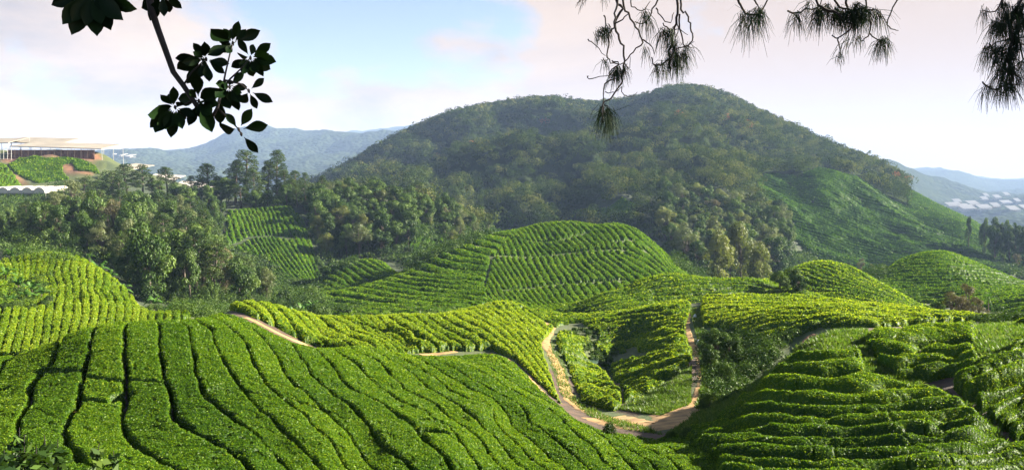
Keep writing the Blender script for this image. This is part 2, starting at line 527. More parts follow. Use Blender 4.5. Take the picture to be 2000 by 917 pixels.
def simple_mat(name, col, rough=0.7, var=0.25, scale=3.0, metal=0.0):
    m, t = new_mat(name)
    p = nd(t, 'ShaderNodeBsdfPrincipled', in_Roughness=rough, in_Metallic=metal)
    n = nd(t, 'ShaderNodeTexNoise', in_Scale=scale, in_Detail=6.0)
    tcn = nd(t, 'ShaderNodeTexCoord')
    t.links.new(tcn.outputs['Object'], n.inputs['Vector'])
    r = nd(t, 'ShaderNodeValToRGB')
    r.color_ramp.elements[0].position = 0.3
    r.color_ramp.elements[1].position = 0.7
    r.color_ramp.elements[0].color = tuple(c * (1 - var) for c in col) + (1,)
    r.color_ramp.elements[1].color = tuple(min(1, c * (1 + var)) for c in col) + (1,)
    t.links.new(n.outputs['Fac'], r.inputs[0])
    t.links.new(r.outputs[0], p.inputs['Base Color'])
    o = nd(t, 'ShaderNodeOutputMaterial')
    t.links.new(p.outputs[0], o.inputs['Surface'])
    return m

def leaf_mat(name, stops, trans=0.4, gloss=0.05, rough=0.45, patch=0.0, patch_scale=0.05, by_object=0.0, tmul=(1.5, 1.7, 0.7)):
    """foliage: diffuse + translucent + a little sheen; colour from the 'tint' attribute"""
    m, t = new_mat(name)
    at = nd(t, 'ShaderNodeAttribute', attribute_name='tint')
    fac = at.outputs['Fac']
    if patch:
        n = nd(t, 'ShaderNodeTexNoise', in_Scale=patch_scale, in_Detail=4.0)
        g = nd(t, 'ShaderNodeNewGeometry')
        t.links.new(g.outputs['Position'], n.inputs['Vector'])
        q = math_node(t, 'SUBTRACT', n.outputs['Fac'], 0.5)
        q = math_node(t, 'MULTIPLY', q, patch)
        fac = math_node(t, 'ADD', fac, q)
    if by_object:
        oi = nd(t, 'ShaderNodeObjectInfo')
        q = math_node(t, 'SUBTRACT', oi.outputs['Random'], 0.5)
        q = math_node(t, 'MULTIPLY', q, by_object)
        fac = math_node(t, 'ADD', fac, q)
    r = nd(t, 'ShaderNodeValToRGB')
    el = r.color_ramp.elements
    while len(el) < len(stops):
        el.new(0.5)
    for e, (p, c) in zip(el, stops):
        e.position = p
        e.color = tuple(c) + (1,)
    t.links.new(fac, r.inputs[0])
    df = nd(t, 'ShaderNodeBsdfDiffuse')
    t.links.new(r.outputs[0], df.inputs['Color'])
    tr = nd(t, 'ShaderNodeBsdfTranslucent')
    mul = nd(t, 'ShaderNodeMix', data_type='RGBA', blend_type='MULTIPLY')
    mul.inputs['Factor'].default_value = 1.0
    t.links.new(r.outputs[0], mul.inputs['A'])
    mul.inputs['B'].default_value = tmul + (1,)
    t.links.new(mul.outputs['Result'], tr.inputs['Color'])
    m1 = nd(t, 'ShaderNodeMixShader')
    m1.inputs[0].default_value = trans
    t.links.new(df.outputs[0], m1.inputs[1])
    t.links.new(tr.outputs[0], m1.inputs[2])
    gs = nd(t, 'ShaderNodeBsdfGlossy', in_Roughness=rough)
    gs.inputs['Color'].default_value = (0.9, 0.95, 0.85, 1)
    m2 = nd(t, 'ShaderNodeMixShader')
    m2.inputs[0].default_value = gloss
    t.links.new(m1.outputs[0], m2.inputs[1])
    t.links.new(gs.outputs[0], m2.inputs[2])
    o = nd(t, 'ShaderNodeOutputMaterial')
    t.links.new(m2.outputs[0], o.inputs['Surface'])
    return m

TEA = [(0.0, (0.016, 0.046, 0.003)), (0.45, (0.060, 0.130, 0.005)), (0.8, (0.135, 0.210, 0.008)), (1.0, (0.235, 0.300, 0.018))]
M_tea = leaf_mat('tea_leaves', TEA, trans=0.42, tmul=(1.9, 1.75, 0.8), gloss=0.012, patch=0.5, patch_scale=0.08, by_object=0.2)
M_tea_far = leaf_mat('tea_leaves_distant', TEA, trans=0.30, gloss=0.008, patch=0.4, patch_scale=0.05)
M_forest = leaf_mat('forest_leaves', [(0.0, (0.016, 0.030, 0.009)), (0.5, (0.042, 0.064, 0.018)), (0.9, (0.115, 0.122, 0.040)), (1.0, (0.26, 0.085, 0.055))], trans=0.2, gloss=0.0)
M_tree = leaf_mat('tree_leaves', [(0.0, (0.009, 0.024, 0.005)), (0.5, (0.036, 0.070, 0.012)), (1.0, (0.100, 0.150, 0.026))], trans=0.17, gloss=0.012, by_object=0.45)
M_pine = leaf_mat('pine_needles', [(0.0, (0.016, 0.036, 0.010)), (0.5, (0.034, 0.060, 0.015)), (1.0, (0.085, 0.116, 0.030))], trans=0.14, gloss=0.01, by_object=0.3)
M_pale = leaf_mat('pale_foliage', [(0.0, (0.040, 0.055, 0.020)), (0.5, (0.085, 0.105, 0.038)), (1.0, (0.150, 0.165, 0.070))], trans=0.3, gloss=0.02, by_object=0.3)
M_gold = leaf_mat('golden_foliage', [(0.0, (0.048, 0.060, 0.014)), (0.5, (0.105, 0.120, 0.028)), (1.0, (0.180, 0.185, 0.050))], trans=0.35, gloss=0.02, by_object=0.35)
M_brown = leaf_mat('brown_foliage', [(0.0, (0.045, 0.036, 0.018)), (0.5, (0.085, 0.070, 0.034)), (1.0, (0.130, 0.115, 0.055))], trans=0.25, gloss=0.02, by_object=0.3)
M_frond = leaf_mat('broad_fronds', [(0.0, (0.020, 0.055, 0.010)), (0.5, (0.050, 0.115, 0.018)), (1.0, (0.080, 0.150, 0.025))], trans=0.3, gloss=0.012, by_object=0.3)
M_grass = leaf_mat('grass_blades', [(0.0, (0.030, 0.062, 0.008)), (0.5, (0.060, 0.105, 0.014)), (1.0, (0.140, 0.165, 0.040))], trans=0.4, gloss=0.02, patch=0.5, patch_scale=0.35)
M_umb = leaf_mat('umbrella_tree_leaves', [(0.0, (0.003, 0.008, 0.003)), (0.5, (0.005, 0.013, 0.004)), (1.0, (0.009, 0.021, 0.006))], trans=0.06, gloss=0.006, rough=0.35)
M_bark = simple_mat('grey_brown_bark', (0.085, 0.065, 0.048), 0.9, 0.4, 2.0)
M_dbark = simple_mat('dark_bark', (0.013, 0.010, 0.009), 0.9, 0.4, 8.0)
M_soil = simple_mat('red_soil', (0.15, 0.065, 0.034), 0.95, 0.35, 0.6)
M_path = simple_mat('pale_trodden_earth', (0.265, 0.160, 0.058), 0.95, 0.5, 1.1)
M_plastic = simple_mat('white_plastic_sheet', (0.42, 0.385, 0.325), 0.45, 0.06, 0.4)
M_cream = simple_mat('cream_sheet_roof', (0.25, 0.22, 0.175), 0.6, 0.22, 0.12)
M_dull = simple_mat('dull_plastic_sheet', (0.13, 0.128, 0.125), 0.6, 0.25, 0.02)  # duller tone than the near plastic sheets, for the far valley roofs
M_steel = simple_mat('grey_frame_tube', (0.35, 0.34, 0.32), 0.5, 0.15, 2.0)
M_net = simple_mat('brown_shade_net', (0.13, 0.058, 0.040), 0.9, 0.35, 0.5)
M_teal = simple_mat('teal_painted_board', (0.02, 0.14, 0.12), 0.6, 0.2, 1.0)
M_white = simple_mat('white_paint', (0.55, 0.55, 0.53), 0.5, 0.08, 2.0)
M_orange = simple_mat('yellow_orange_petal', (0.75, 0.33, 0.05), 0.6, 0.2, 20.0)

def ground_mat():
    m, t = new_mat('hill_ground')
    g = nd(t, 'ShaderNodeNewGeometry')
    def nz_(s, d=5.0, r=0.6):
        n = nd(t, 'ShaderNodeTexNoise', in_Scale=s, in_Detail=d, in_Roughness=r)
        t.links.new(g.outputs['Position'], n.inputs['Vector'])
        return n.outputs['Fac']
    def ramp(f, a, b, p0=0.38, p1=0.62):
        r = nd(t, 'ShaderNodeValToRGB')
        r.color_ramp.elements[0].position, r.color_ramp.elements[1].position = p0, p1
        r.color_ramp.elements[0].color, r.color_ramp.elements[1].color = a + (1,), b + (1,)
        t.links.new(f, r.inputs[0])
        return r.outputs[0]
    def mix(f, a, b):
        x = nd(t, 'ShaderNodeMix', data_type='RGBA')
        t.links.new(f, x.inputs['Factor'])
        t.links.new(a, x.inputs['A'])
        t.links.new(b, x.inputs['B'])
        return x.outputs['Result']
    soil = ramp(nz_(1.3), (0.030, 0.020, 0.012), (0.080, 0.046, 0.026))
    grass = ramp(nz_(2.2, 7.0), (0.024, 0.050, 0.008), (0.065, 0.092, 0.018))
    red = ramp(nz_(0.35, 7.0, 0.7), (0.12, 0.050, 0.026), (0.27, 0.115, 0.058))
    floor = ramp(nz_(0.5), (0.012, 0.024, 0.007), (0.030, 0.046, 0.011))
    def att(nm):
        return nd(t, 'ShaderNodeAttribute', attribute_name=nm).outputs['Fac']
    col = mix(att('grassy'), soil, grass)
    col = mix(att('wooded'), col, floor)
    col = mix(att('reddish'), col, red)
    p = nd(t, 'ShaderNodeBsdfPrincipled', in_Roughness=0.95)
    t.links.new(col, p.inputs['Base Color'])
    b = nd(t, 'ShaderNodeBump', in_Strength=0.6, in_Distance=0.08)
    t.links.new(nz_(6.0, 6.0, 0.7), b.inputs['Height'])
    t.links.new(b.outputs[0], p.inputs['Normal'])
    o = nd(t, 'ShaderNodeOutputMaterial')
    t.links.new(p.outputs[0], o.inputs['Surface'])
    return m
M_ground = ground_mat()

def mountain_mat():
    m, t = new_mat('forested_mountain')
    g = nd(t, 'ShaderNodeNewGeometry')
    n = nd(t, 'ShaderNodeTexNoise', in_Scale=0.02, in_Detail=10.0, in_Roughness=0.72)
    t.links.new(g.outputs['Position'], n.inputs['Vector'])
    r = nd(t, 'ShaderNodeValToRGB')
    r.color_ramp.elements[0].position, r.color_ramp.elements[1].position = 0.35, 0.68
    r.color_ramp.elements[0].color, r.color_ramp.elements[1].color = (0.012, 0.020, 0.008, 1), (0.036, 0.048, 0.018, 1)
    t.links.new(n.outputs['Fac'], r.inputs[0])
    p = nd(t, 'ShaderNodeBsdfDiffuse')
    t.links.new(r.outputs[0], p.inputs['Color'])
    n2 = nd(t, 'ShaderNodeTexVoronoi', in_Scale=0.045)
    t.links.new(g.outputs['Position'], n2.inputs['Vector'])
    b = nd(t, 'ShaderNodeBump', in_Strength=1.0, in_Distance=9.0, invert=True)
    t.links.new(n2.outputs['Distance'], b.inputs['Height'])
    t.links.new(b.outputs[0], p.inputs['Normal'])
    o = nd(t, 'ShaderNodeOutputMaterial')
    t.links.new(p.outputs[0], o.inputs['Surface'])
    return m
M_mount = mountain_mat()

# ---------------------------------------------------------------- ground sheets
PXg, PYg = pix_of(CC, SS)
def soft(poly, dlo, dhi):
    return (inpoly(PXg, PYg, poly) & (DD > dlo) & (DD < dhi)).astype(float)
def blur(A, k=2):
    for _ in range(k):
        A = (A + np.roll(A, 1, 0) + np.roll(A, -1, 0) + np.roll(A, 1, 1) + np.roll(A, -1, 1)) / 5
    return A
GRASS_E = [(1560,652),(1600,636),(1690,636),(1705,700),(1760,740),(1850,770),(1900,800),(1960,860),(2000,900),(1900,860),(1850,800),(1800,775),(1680,772),(1500,772),(1430,840),(1350,852),(1300,850),(1390,790),(1480,715)]
GRASS_R = [(1905,634),(2050,625),(2050,668),(1990,690),(1960,720),(1880,740),(1905,700)]
grassy = np.clip(blur(np.maximum.reduce([soft(GRASS_E, 22, 60), soft(GRASS_R, 18, 60),
    soft([(1090,640),(1130,780),(1190,815),(1290,845),(1400,800),(1480,720),(1560,640),(1400,590),(1320,590),(1380,700),(1340,790),(1240,815),(1190,800),(1130,790)], 30, 90),
    (DD > 60).astype(float) * 0.8, soft([(1240,800),(1350,730),(1350,790),(1260,815)], 30, 90)])), 0, 1)
wooded = np.clip(blur(((DD > 128) & (DD < 420) & (PXg < 900)).astype(float), 3) + blur((DD > 300).astype(float), 2) * (PXg > 800), 0, 1)
reddish = np.maximum.reduce([
    soft([(0,312),(30,300),(110,298),(190,300),(200,312),(160,312),(120,306),(60,304),(20,318)], 280, 520),
    soft([(120,318),(150,316),(185,325),(180,340),(125,338)], 280, 460) * 0.8, soft([(15,330),(40,345),(60,365),(20,350)], 250, 460) * 0.7,
    soft([(590,375),(620,372),(612,412),(598,410)], 250, 500), soft([(20,545),(95,540),(80,600),(25,600)], 60, 110) * 0.6,
    soft([(0,395),(80,395),(80,415),(0,418)], 200, 400) * 0.7])
reddish = np.clip(blur(reddish, 1), 0, 1)
wooded *= 1 - soft([(0,300),(200,300),(215,345),(150,370),(0,372)], 250, 520)
P3 = np.stack([XX, YY, SS * DD], -1)
def sheet(name, r0, r1, mat, label, cat):
    V = P3[r0:r1 + 1].reshape(-1, 3)
    n = r1 - r0 + 1
    i = (np.arange(n - 1)[:, None] * NC + np.arange(NC - 1)[None, :]).ravel()
    Q = np.stack([i, i + 1, i + NC + 1, i + NC], 1)
    sl = slice(r0, r1 + 1)
    me = quad_mesh(name, V, Q, mat, True, {'grassy': grassy[sl].ravel(), 'wooded': wooded[sl].ravel(), 'reddish': reddish[sl].ravel()})
    return tag(link(name, me), label, cat, kind='structure')
rA = int(np.searchsorted(gl_, math.log(560)))
rB = int(np.searchsorted(gl_, math.log(1900)))
sheet('ground', 0, rA, M_ground, 'rolling brown and grassy hill ground under the tea rows and woods', 'ground')
sheet('mountain', rA, rB, M_mount, 'steep forested mountain with a rounded peak behind the tea hills', 'mountain')
sheet('far_mountains', rB, NR - 1, M_mount, 'hazy blue mountain ranges and valley on the far horizon', 'mountains')

# ---------------------------------------------------------------- tea fields
ORD = ['first','second','third','fourth','fifth','sixth','seventh','eighth','ninth','tenth','eleventh','twelfth','thirteenth','fourteenth','fifteenth','sixteenth','seventeenth','eighteenth','nineteenth']
TENS = {2:('twentieth','twenty'),3:('thirtieth','thirty'),4:('fortieth','forty'),5:('fiftieth','fifty'),6:('sixtieth','sixty'),7:('seventieth','seventy'),8:('eightieth','eighty'),9:('ninetieth','ninety')}
def ordinal(n):
    if n < 20: return ORD[n - 1]
    if n >= 100:
        return 'hundredth' if n == 100 else 'hundred and ' + ordinal(n - 100)
    a, b = divmod(n, 10)
    return TENS[a][0] if b == 0 else TENS[a][1] + '-' + ORD[b - 1]

STUFF_V, STUFF_Q, STUFF_T, STUFF_S = [], [], [], []
ROWS = []
def field(key, pxr, dr, nc, nr, poly, guides=None, ufunc=None, dlim=None, cuts=(), cutw=0.16, Hrel=0.55, Hmax=0.8, gw=0.10, dome=0.35,
          leaf=0.0022, cover=0.8, minleaf=0.05, wob=0.09, bump=0.05, stuff=False, label=None, group=None, bare=0.0, mat=None, tint0=0.42, order=1, holes=(), lump=0.2, seam=0.22, lit_tint=0.62):
    c0, c1 = (pxr[0] - 1000) / F, (pxr[1] - 1000) / F
    c = np.linspace(c0, c1, nc)
    l = np.linspace(math.log(dr[0]), math.log(dr[1]), nr)
    Cg, Lg = np.meshgrid(c, l)
    D = np.exp(Lg)
    S = S_at(Cg, Lg)
    X, Y, Z = Cg * D, D, S * D
    PX, PY = pix_of(Cg, S)
    Mk = inpoly(PX, PY, poly)
    if dlim:
        q = np.array(dlim, float)
        Mk &= (D < np.interp(PX, q[:, 0], q[:, 2])) & (D > np.interp(PX, q[:, 0], q[:, 1]))
    if guides:
        gp, gv = [], []
        for u, line in guides:
            dens = []
            for (a, b), (a2, b2) in zip(line[:-1], line[1:]):
                k = max(1, int(math.hypot(a2 - a, b2 - b) / 25))
                dens += [(a + (a2 - a) * i / k, b + (b2 - b) * i / k) for i in range(k)]
            dens.append(line[-1])
            for (a, b) in dens:
                h = hit(a, b, dr[0], dr[1])
                if h:
                    gp.append((h[0] / h[1], LS * math.log(h[1])))
                    gv.append(u)
        t = TPS(gp, np.array(gv, float), 3e-5)
        cs_, ls_ = np.meshgrid(np.linspace(c0, c1, max(12, nc // 6)), np.linspace(l[0], l[-1], max(12, nr // 6)))
        U = resize(t(cs_, ls_ * LS), (nr, nc))
    else:
        U = ufunc(X, Y, Z, PX, PY)
    Uc = np.gradient(U, c, axis=1)
    Ul = np.gradient(U, l, axis=0)
    gx = Uc / D
    gy = Ul / D - Uc * Cg / D
    pitch = np.clip(1 / (np.hypot(gx, gy) + 1e-6), 0.5, 8)
    pm = float(np.median(pitch[Mk])) if Mk.any() else 1.4
    U = U + wob * noise(X / (pm * 2.2), Y / (pm * 2.2), 31) + wob * 0.45 * noise(X / (pm * .6), Y / (pm * .6), 35)
    fr = U - np.floor(U)
    ID = np.floor(U).astype(int)
    gd = np.minimum(fr, 1 - fr) * pitch
    wv = pitch * gw * (1 + 1.1 * noise(X / (pm * 3), Y / (pm * 3), 41) + 0.5 * noise(X / pm, Y / pm, 44))
    e = gd - np.maximum(wv, 0.015 * pm)
    for cl in cuts:
        pts = [hit(a, b, dr[0], dr[1]) for (a, b) in cl[0]]
        pts = [(p[0], p[1]) for p in pts if p]
        if len(pts) > 1:
            e = np.minimum(e, seg_dist(X, Y, pts) - cl[1] * (1 + 0.5 * noise(X / .7, Y / .7, 51)))
    for (a, b, r) in holes:
        p = hit(a, b, dr[0], dr[1])
        if p:
            e = np.minimum(e, np.hypot(X - p[0], Y - p[1]) - r * (1 + 0.35 * noise(X / .9, Y / .9, 57)))
    pl = list(poly) + [poly[0]]
    e = np.minimum(e, (seg_dist(PX, PY, pl) * D / F * 1.6 - 0.02 * pm) + 0.10 * pm * noise(X / (.5 * pm), Y / (.5 * pm), 59))
    if bare:
        e = np.where(fbm(X / (pm * 4), Y / (pm * 4), 61) > 1.0 - bare, -1, e)
    H = np.minimum(Hrel * pitch, Hmax)
    t = np.clip(e / np.maximum(dome * pitch, 0.08), 0, 1)
    h = H * (0.25 + 0.75 * np.sqrt(1 - (1 - t) ** 2))
    h = h * (1 + lump * noise(X / (pm * 1.3), Y / (pm * 1.3), 71)) + bump * pm * (noise(X / (0.28 * pm), Y / (0.28 * pm), 73) + 0.6 * noise(X / (0.12 * pm), Y / (0.12 * pm), 75))
    sm_ = np.minimum(np.abs(noise(X / (1.15 * pm), Y / (1.15 * pm), 93)), np.abs(noise(X / (0.8 * pm) + 5, Y / (0.8 * pm), 95)) + .03)
    h = h - seam * H * np.clip(1 - sm_ / 0.07, 0, 1)
    h = np.where((e > 0) & Mk, np.maximum(h, 0.12), -0.15)
    P = np.stack([X, Y, Z + h], -1)
    i = (np.arange(nr - 1)[:, None] * nc + np.arange(nc - 1)[None, :]).ravel()
    Q = np.stack([i, i + 1, i + nc + 1, i + nc], 1)
    hf = h.ravel()
    ok = (hf[Q] > 0).any(1)
    Q = Q[ok]
    ids = ID.ravel()
    pick = Q[np.arange(len(Q)), np.argmax(hf[Q] > 0, 1)]
    fid = ids[pick]
    V = P.reshape(-1, 3)
    # leaves
    A = V[Q]
    fn = np.cross(A[:, 2] - A[:, 0], A[:, 3] - A[:, 1])
    ar = np.linalg.norm(fn, axis=1) / 2
    fn = fn / (2 * ar[:, None] + 1e-9)
    dmean = A[:, :, 1].mean(1)
    ls = np.maximum(minleaf, leaf * dmean)
    top = (hf[Q] > 0).all(1)
    lam = cover * ar / (ls ** 2 * 0.4) * np.where(top, 1, 0.8)
    cnt = rng.poisson(np.minimum(lam, 6))
    fi = np.repeat(np.arange(len(Q)), cnt)
    a, b = rng.random(len(fi))[:, None], rng.random(len(fi))[:, None]
    q = A[fi]
    pos = (q[:, 0] * (1 - a) + q[:, 1] * a) * (1 - b) + (q[:, 3] * (1 - a) + q[:, 2] * a) * b
    nrm = fn[fi]
    lsz = ls[fi]
    pos = pos + nrm * (lsz * rng.uniform(-0.1, 0.7, len(fi)))[:, None]
    LV, LQ = leaf_cards(pos, nrm * 0.7 + np.array([0, 0, 0.5]), lsz, rng, 0.5, 0.75)
    ltint = np.clip(rng.normal(lit_tint, 0.2, len(fi)), 0, 1)  # leaf tone set per field: sunlit fields painted paler, shaded near slopes darker
    lid = fid[fi]
    vt = 0.42 * tint0 + 0.12 * noise(V[:, 0] / (pm * .2), V[:, 1] / (pm * .2), 81)  # shell darker than its leaves, standing in for shade inside the bush
    if stuff:
        used, inv = np.unique(Q, return_inverse=True)
        o = sum(len(x) for x in STUFF_V)
        STUFF_V.extend([V[used], LV])
        STUFF_Q.extend([inv.reshape(Q.shape) + o, LQ + o + len(used)])
        STUFF_T.extend([vt[used], np.repeat(ltint, 4)])
        STUFF_S.extend([np.ones(len(Q), bool), np.zeros(len(LQ), bool)])
        return
    objs = []
    for r_ in np.unique(fid):
        Qr = Q[fid == r_]
        if len(Qr) < 60:
            continue
        used, inv = np.unique(Qr, return_inverse=True)
        k = np.nonzero(lid == r_)[0]
        lv = LV.reshape(-1, 4, 3)[k].reshape(-1, 3)
        lq = np.arange(4 * len(k)).reshape(-1, 4) + len(used)
        VV = np.concatenate([V[used], lv])
        QQ = np.concatenate([inv.reshape(Qr.shape), lq])
        org = V[used].mean(0)
        org[2] = V[used][:, 2].min()
        me = quad_mesh('tea_row', VV - org, QQ, mat or M_tea, np.concatenate([np.ones(len(Qr), bool), np.zeros(len(lq), bool)]),
                       {'tint': np.concatenate([vt[used], np.repeat(ltint[k], 4)])})
        o = link('tea_row', me)
        o.location = org
        objs.append((r_, o))
    objs.sort(key=lambda z: z[0] * order)
    for n, (r_, o) in enumerate(objs):
        tag(o, label.replace('#', ordinal(n + 1)), 'tea row', group)
    ROWS.extend(objs)

# near slope, lower left: rows traced from gap to gap
GA = [(-3, [(30,705),(8,738),(-5,760)]), (-2, [(118,690),(104,735),(70,775),(55,830),(38,862)]), (-1, [(192,640),(178,700),(165,770),(150,830),(130,875)]),
      (0, [(247,634),(246,700),(246,790),(245,870)]), (1, [(306,650),(315,720),(325,770),(342,848)]), (2, [(350,649),(369,665),(385,759),(401,805),(466,860),(520,900)]),
      (3, [(393,652),(417,678),(424,707),(453,762),(505,830),(560,880)]), (4, [(440,655),(476,688),(485,707),(515,772),(545,804),(600,850),(650,900)]), (5, [(478,655),(515,684),(531,706),(550,740),(573,779),(640,835),(690,885)]),
      (6, [(512,665),(553,684),(582,714),(605,753),(628,779),(700,840),(752,910)]), (7, [(560,680),(595,693),(631,717),(660,756),(683,786),(729,809),(800,860)]), (8, [(610,690),(657,707),(696,733),(729,773),(778,812),(827,831),(875,862),(915,915)]),
      (9, [(665,695),(709,714),(739,727),(762,756),(794,789),(860,825)]), (10, [(725,702),(788,737),(814,763),(843,789),(889,815),(960,870)]), (11, [(762,707),(827,743),(892,795),(958,820)]),
      (12.8, [(820,705),(919,766),(1005,817),(1025,850),(1100,910)]), (15, [(863,700),(968,746),(1023,782),(1100,825),(1190,890)]), (17.5, [(935,700),(1010,750),(1090,802),(1180,850),(1300,905)])]
CA = [([(75,752),(110,756),(160,752)], .12), ([(165,766),(200,771),(243,773)], .10), ([(248,771),(290,775),(325,780)], .09), ([(160,810),(190,814),(220,819)], .09),
      ([(400,798),(460,790),(500,800)], .10), ([(405,606),(440,608),(480,620),(520,638),(560,658),(612,676)],.5), ([(815,692),(860,690),(895,686)],.45), ([(950,689),(985,700),(1010,718),(1035,742),(1060,768),(1090,794)],.42), ([(560,810),(640,832)], .10), ([(100,690),(125,692)], .1), ([(345,652),(372,662)], .1), ([(395,655),(420,668)], .1),
      ([(820,852),(880,860)], .14), ([(700,690),(760,712)], .08), ([(1150,870),(1250,905)], .12)]
PA = [(-260,1100),(-260,680),(60,682),(130,654),(190,632),(250,624),(330,620),(425,612),(448,622),(520,652),(600,684),(700,668),(830,698),(960,696),(1005,718),(1055,778),(1105,810),(1170,846),(1290,858),(1320,860),(1400,920),(1480,1100)]
LA = [(-300,9,38.5),(0,9,38.5),(190,9,38.5),(250,9,39.5),(330,9,41.5),(430,9,48),(520,9,48),(600,9,47),(700,9,49),(830,9,48.5),(960,9,53),(1000,9,50),(1060,9,42),(1110,9,38),(1180,9,34.5),(1270,9,33),(1500,9,33)]
field('A', (-150, 1480), (13.5, 54), 1250, 560, PA, GA, dlim=LA, cuts=CA, gw=0.042, Hrel=0.6, Hmax=.64, dome=0.085, cover=0.95, bump=0.028, lit_tint=.46, tint0=.34, lump=0.10, wob=0.06, holes=[(236,806,0.42),(838,876,0.5),(8,790,.25)],  # leaf tone lowered to stand in for shade on this slope
      label='clipped tea row on the near left slope, # from the left', group='tea rows on the near left slope')
# near right slope
GE = [(0, [(1600,640),(1687,655),(1804,645),(1903,648),(1960,640),(2010,640)]), (1, [(1560,690),(1694,681),(1767,688),(1907,676),(2000,655)]), (2, [(1540,705),(1705,703),(1749,711),(1859,718),(1911,707),(2000,672)]),
      (3, [(1500,728),(1543,729),(1675,722),(1753,740),(1811,733),(1900,722),(2000,688)]), (4, [(1480,755),(1510,756),(1606,758),(1672,751),(1780,760),(1850,756),(1910,738),(2000,704)]),
      (5, [(1440,782),(1470,782),(1547,788),(1657,795),(1822,784),(1867,777),(1930,757),(2000,729)]), (6, [(1400,808),(1422,806),(1510,812),(1606,823),(1712,823),(1855,804),(1925,786),(2000,757)]),
      (7, [(1380,838),(1510,839),(1606,850),(1694,841),(1804,835),(1896,821),(1940,805),(2000,778)]), (8, [(1380,862),(1400,861),(1529,865),(1620,868),(1730,862),(1822,859),(1922,841),(2000,803)]),
      (9, [(1380,882),(1473,882),(1529,892),(1620,892),(1800,885),(1920,868),(2000,832)]), (10, [(1400,905),(1600,917),(1760,912),(1900,896),(2000,862)])]
CE = [([(1690,640),(1700,690),(1712,720)], .14), ([(1795,660),(1808,645)], .06), ([(1800,690),(1790,712)], .05), ([(1845,765),(1868,795),(1905,815),(1950,850),(1990,890)], .28), ([(1850,770),(1830,775)], .2)]
PE1 = [(1320,862),(1370,850),(1405,826),(1440,795),(1480,768),(1510,745),(1535,722),(1560,706),(1680,704),(1690,745),(1760,770),(1835,778),(1870,800),(1905,815),(1950,840),(2100,700),(2100,1100),(1400,1100),(1400,920)]
PE2 = [(1688,655),(1690,630),(1800,622),(1900,616),(2100,606),(2100,640),(1950,636),(1905,640),(1905,735),(1850,742),(1815,752),(1755,748),(1745,728),(1700,715)]
PE3 = [(1856,752),(1905,728),(1975,705),(1980,680),(2100,640),(2100,860),(1975,850),(1925,815),(1895,795)]
LE = [(1300,9,34),(1400,9,34.5),(1480,9,36.5),(1560,9,40),(1680,9,45),(2100,9,45)]
KE = dict(dlim=LE, gw=0.17, Hrel=0.7, dome=0.34, cover=0.95, wob=0.07, bump=0.022, lump=0.10, seam=.16, lit_tint=.50)
field('E', (1300, 2120), (13.5, 46), 760, 560, PE1, GE, cuts=CE, label='rounded dark tea row across the near right slope, # down from the grassy top', group='tea rows on the near right slope', holes=[(1800,885,.45),(1850,870,.3)], **KE)
field('E2', (1660, 2120), (20, 47), 420, 330, PE2, GE, cuts=CE[:3], label='thick tea row below the right crest, # down from the crest', group='tea rows below the right crest', **KE)
field('E3', (1840, 2120), (15, 40), 260, 330, PE3, GE, label='tea row at the right edge past the bare strip, # from its top', group='tea rows at the right edge', **KE)
# second band behind the red path
GB = [(0,[(500,592),(533,603),(569,648)]),(1,[(556,609),(605,656)]),(2,[(585,616),(631,664)]),(3,[(611,620),(657,664)]),(4,[(637,622),(677,650),(720,672)]),(6,[(683,622),(729,650),(780,680)]),
      (8,[(735,626),(762,655),(800,680)]),(9.2,[(762,624),(794,648),(850,682)]),(12.2,[(833,627),(876,655),(930,680)]),(16,[(915,612),(985,650),(1030,690)]),(19,[(965,602),(1040,660),(1062,690)])]
PB = [(448,606),(446,585),(480,582),(560,592),(620,608),(800,606),(870,607),(920,595),(985,580),(1082,640),(1056,672),(1062,700),(1088,775),(1098,792),(1072,768),(1040,735),(1005,702),(960,684),(830,690),(700,700),(608,676),(540,640),(470,610)]
LB = [(400,44,76),(480,44,76),(560,44,82),(620,44,88),(800,44,98),(900,44,106),(985,44,118),(1100,40,118)]
field('B', (430, 1115), (44, 118), 620, 430, PB, GB, dlim=LB, gw=0.085, Hrel=0.5, dome=0.24, bump=0.055, lump=.14, wob=0.10, tint0=0.62, lit_tint=.86, cuts=[([(405,606),(440,608),(480,620),(520,638),(560,658),(612,676)],.5), ([(815,692),(860,690),(895,686)],.45), ([(950,689),(985,700),(1010,718),(1035,742),(1060,768),(1090,794)],.42), ([(700,640),(760,655),(800,660)],.25),([(860,618),(930,625),(985,645)],.2),([(985,587),(1020,605),(1060,628),(1078,640)],.75)],  # leaf tone raised to stand in for sunlight on this band
      label='sunlit tea row on the middle band, # from the left along its crest', group='tea rows on the middle band')
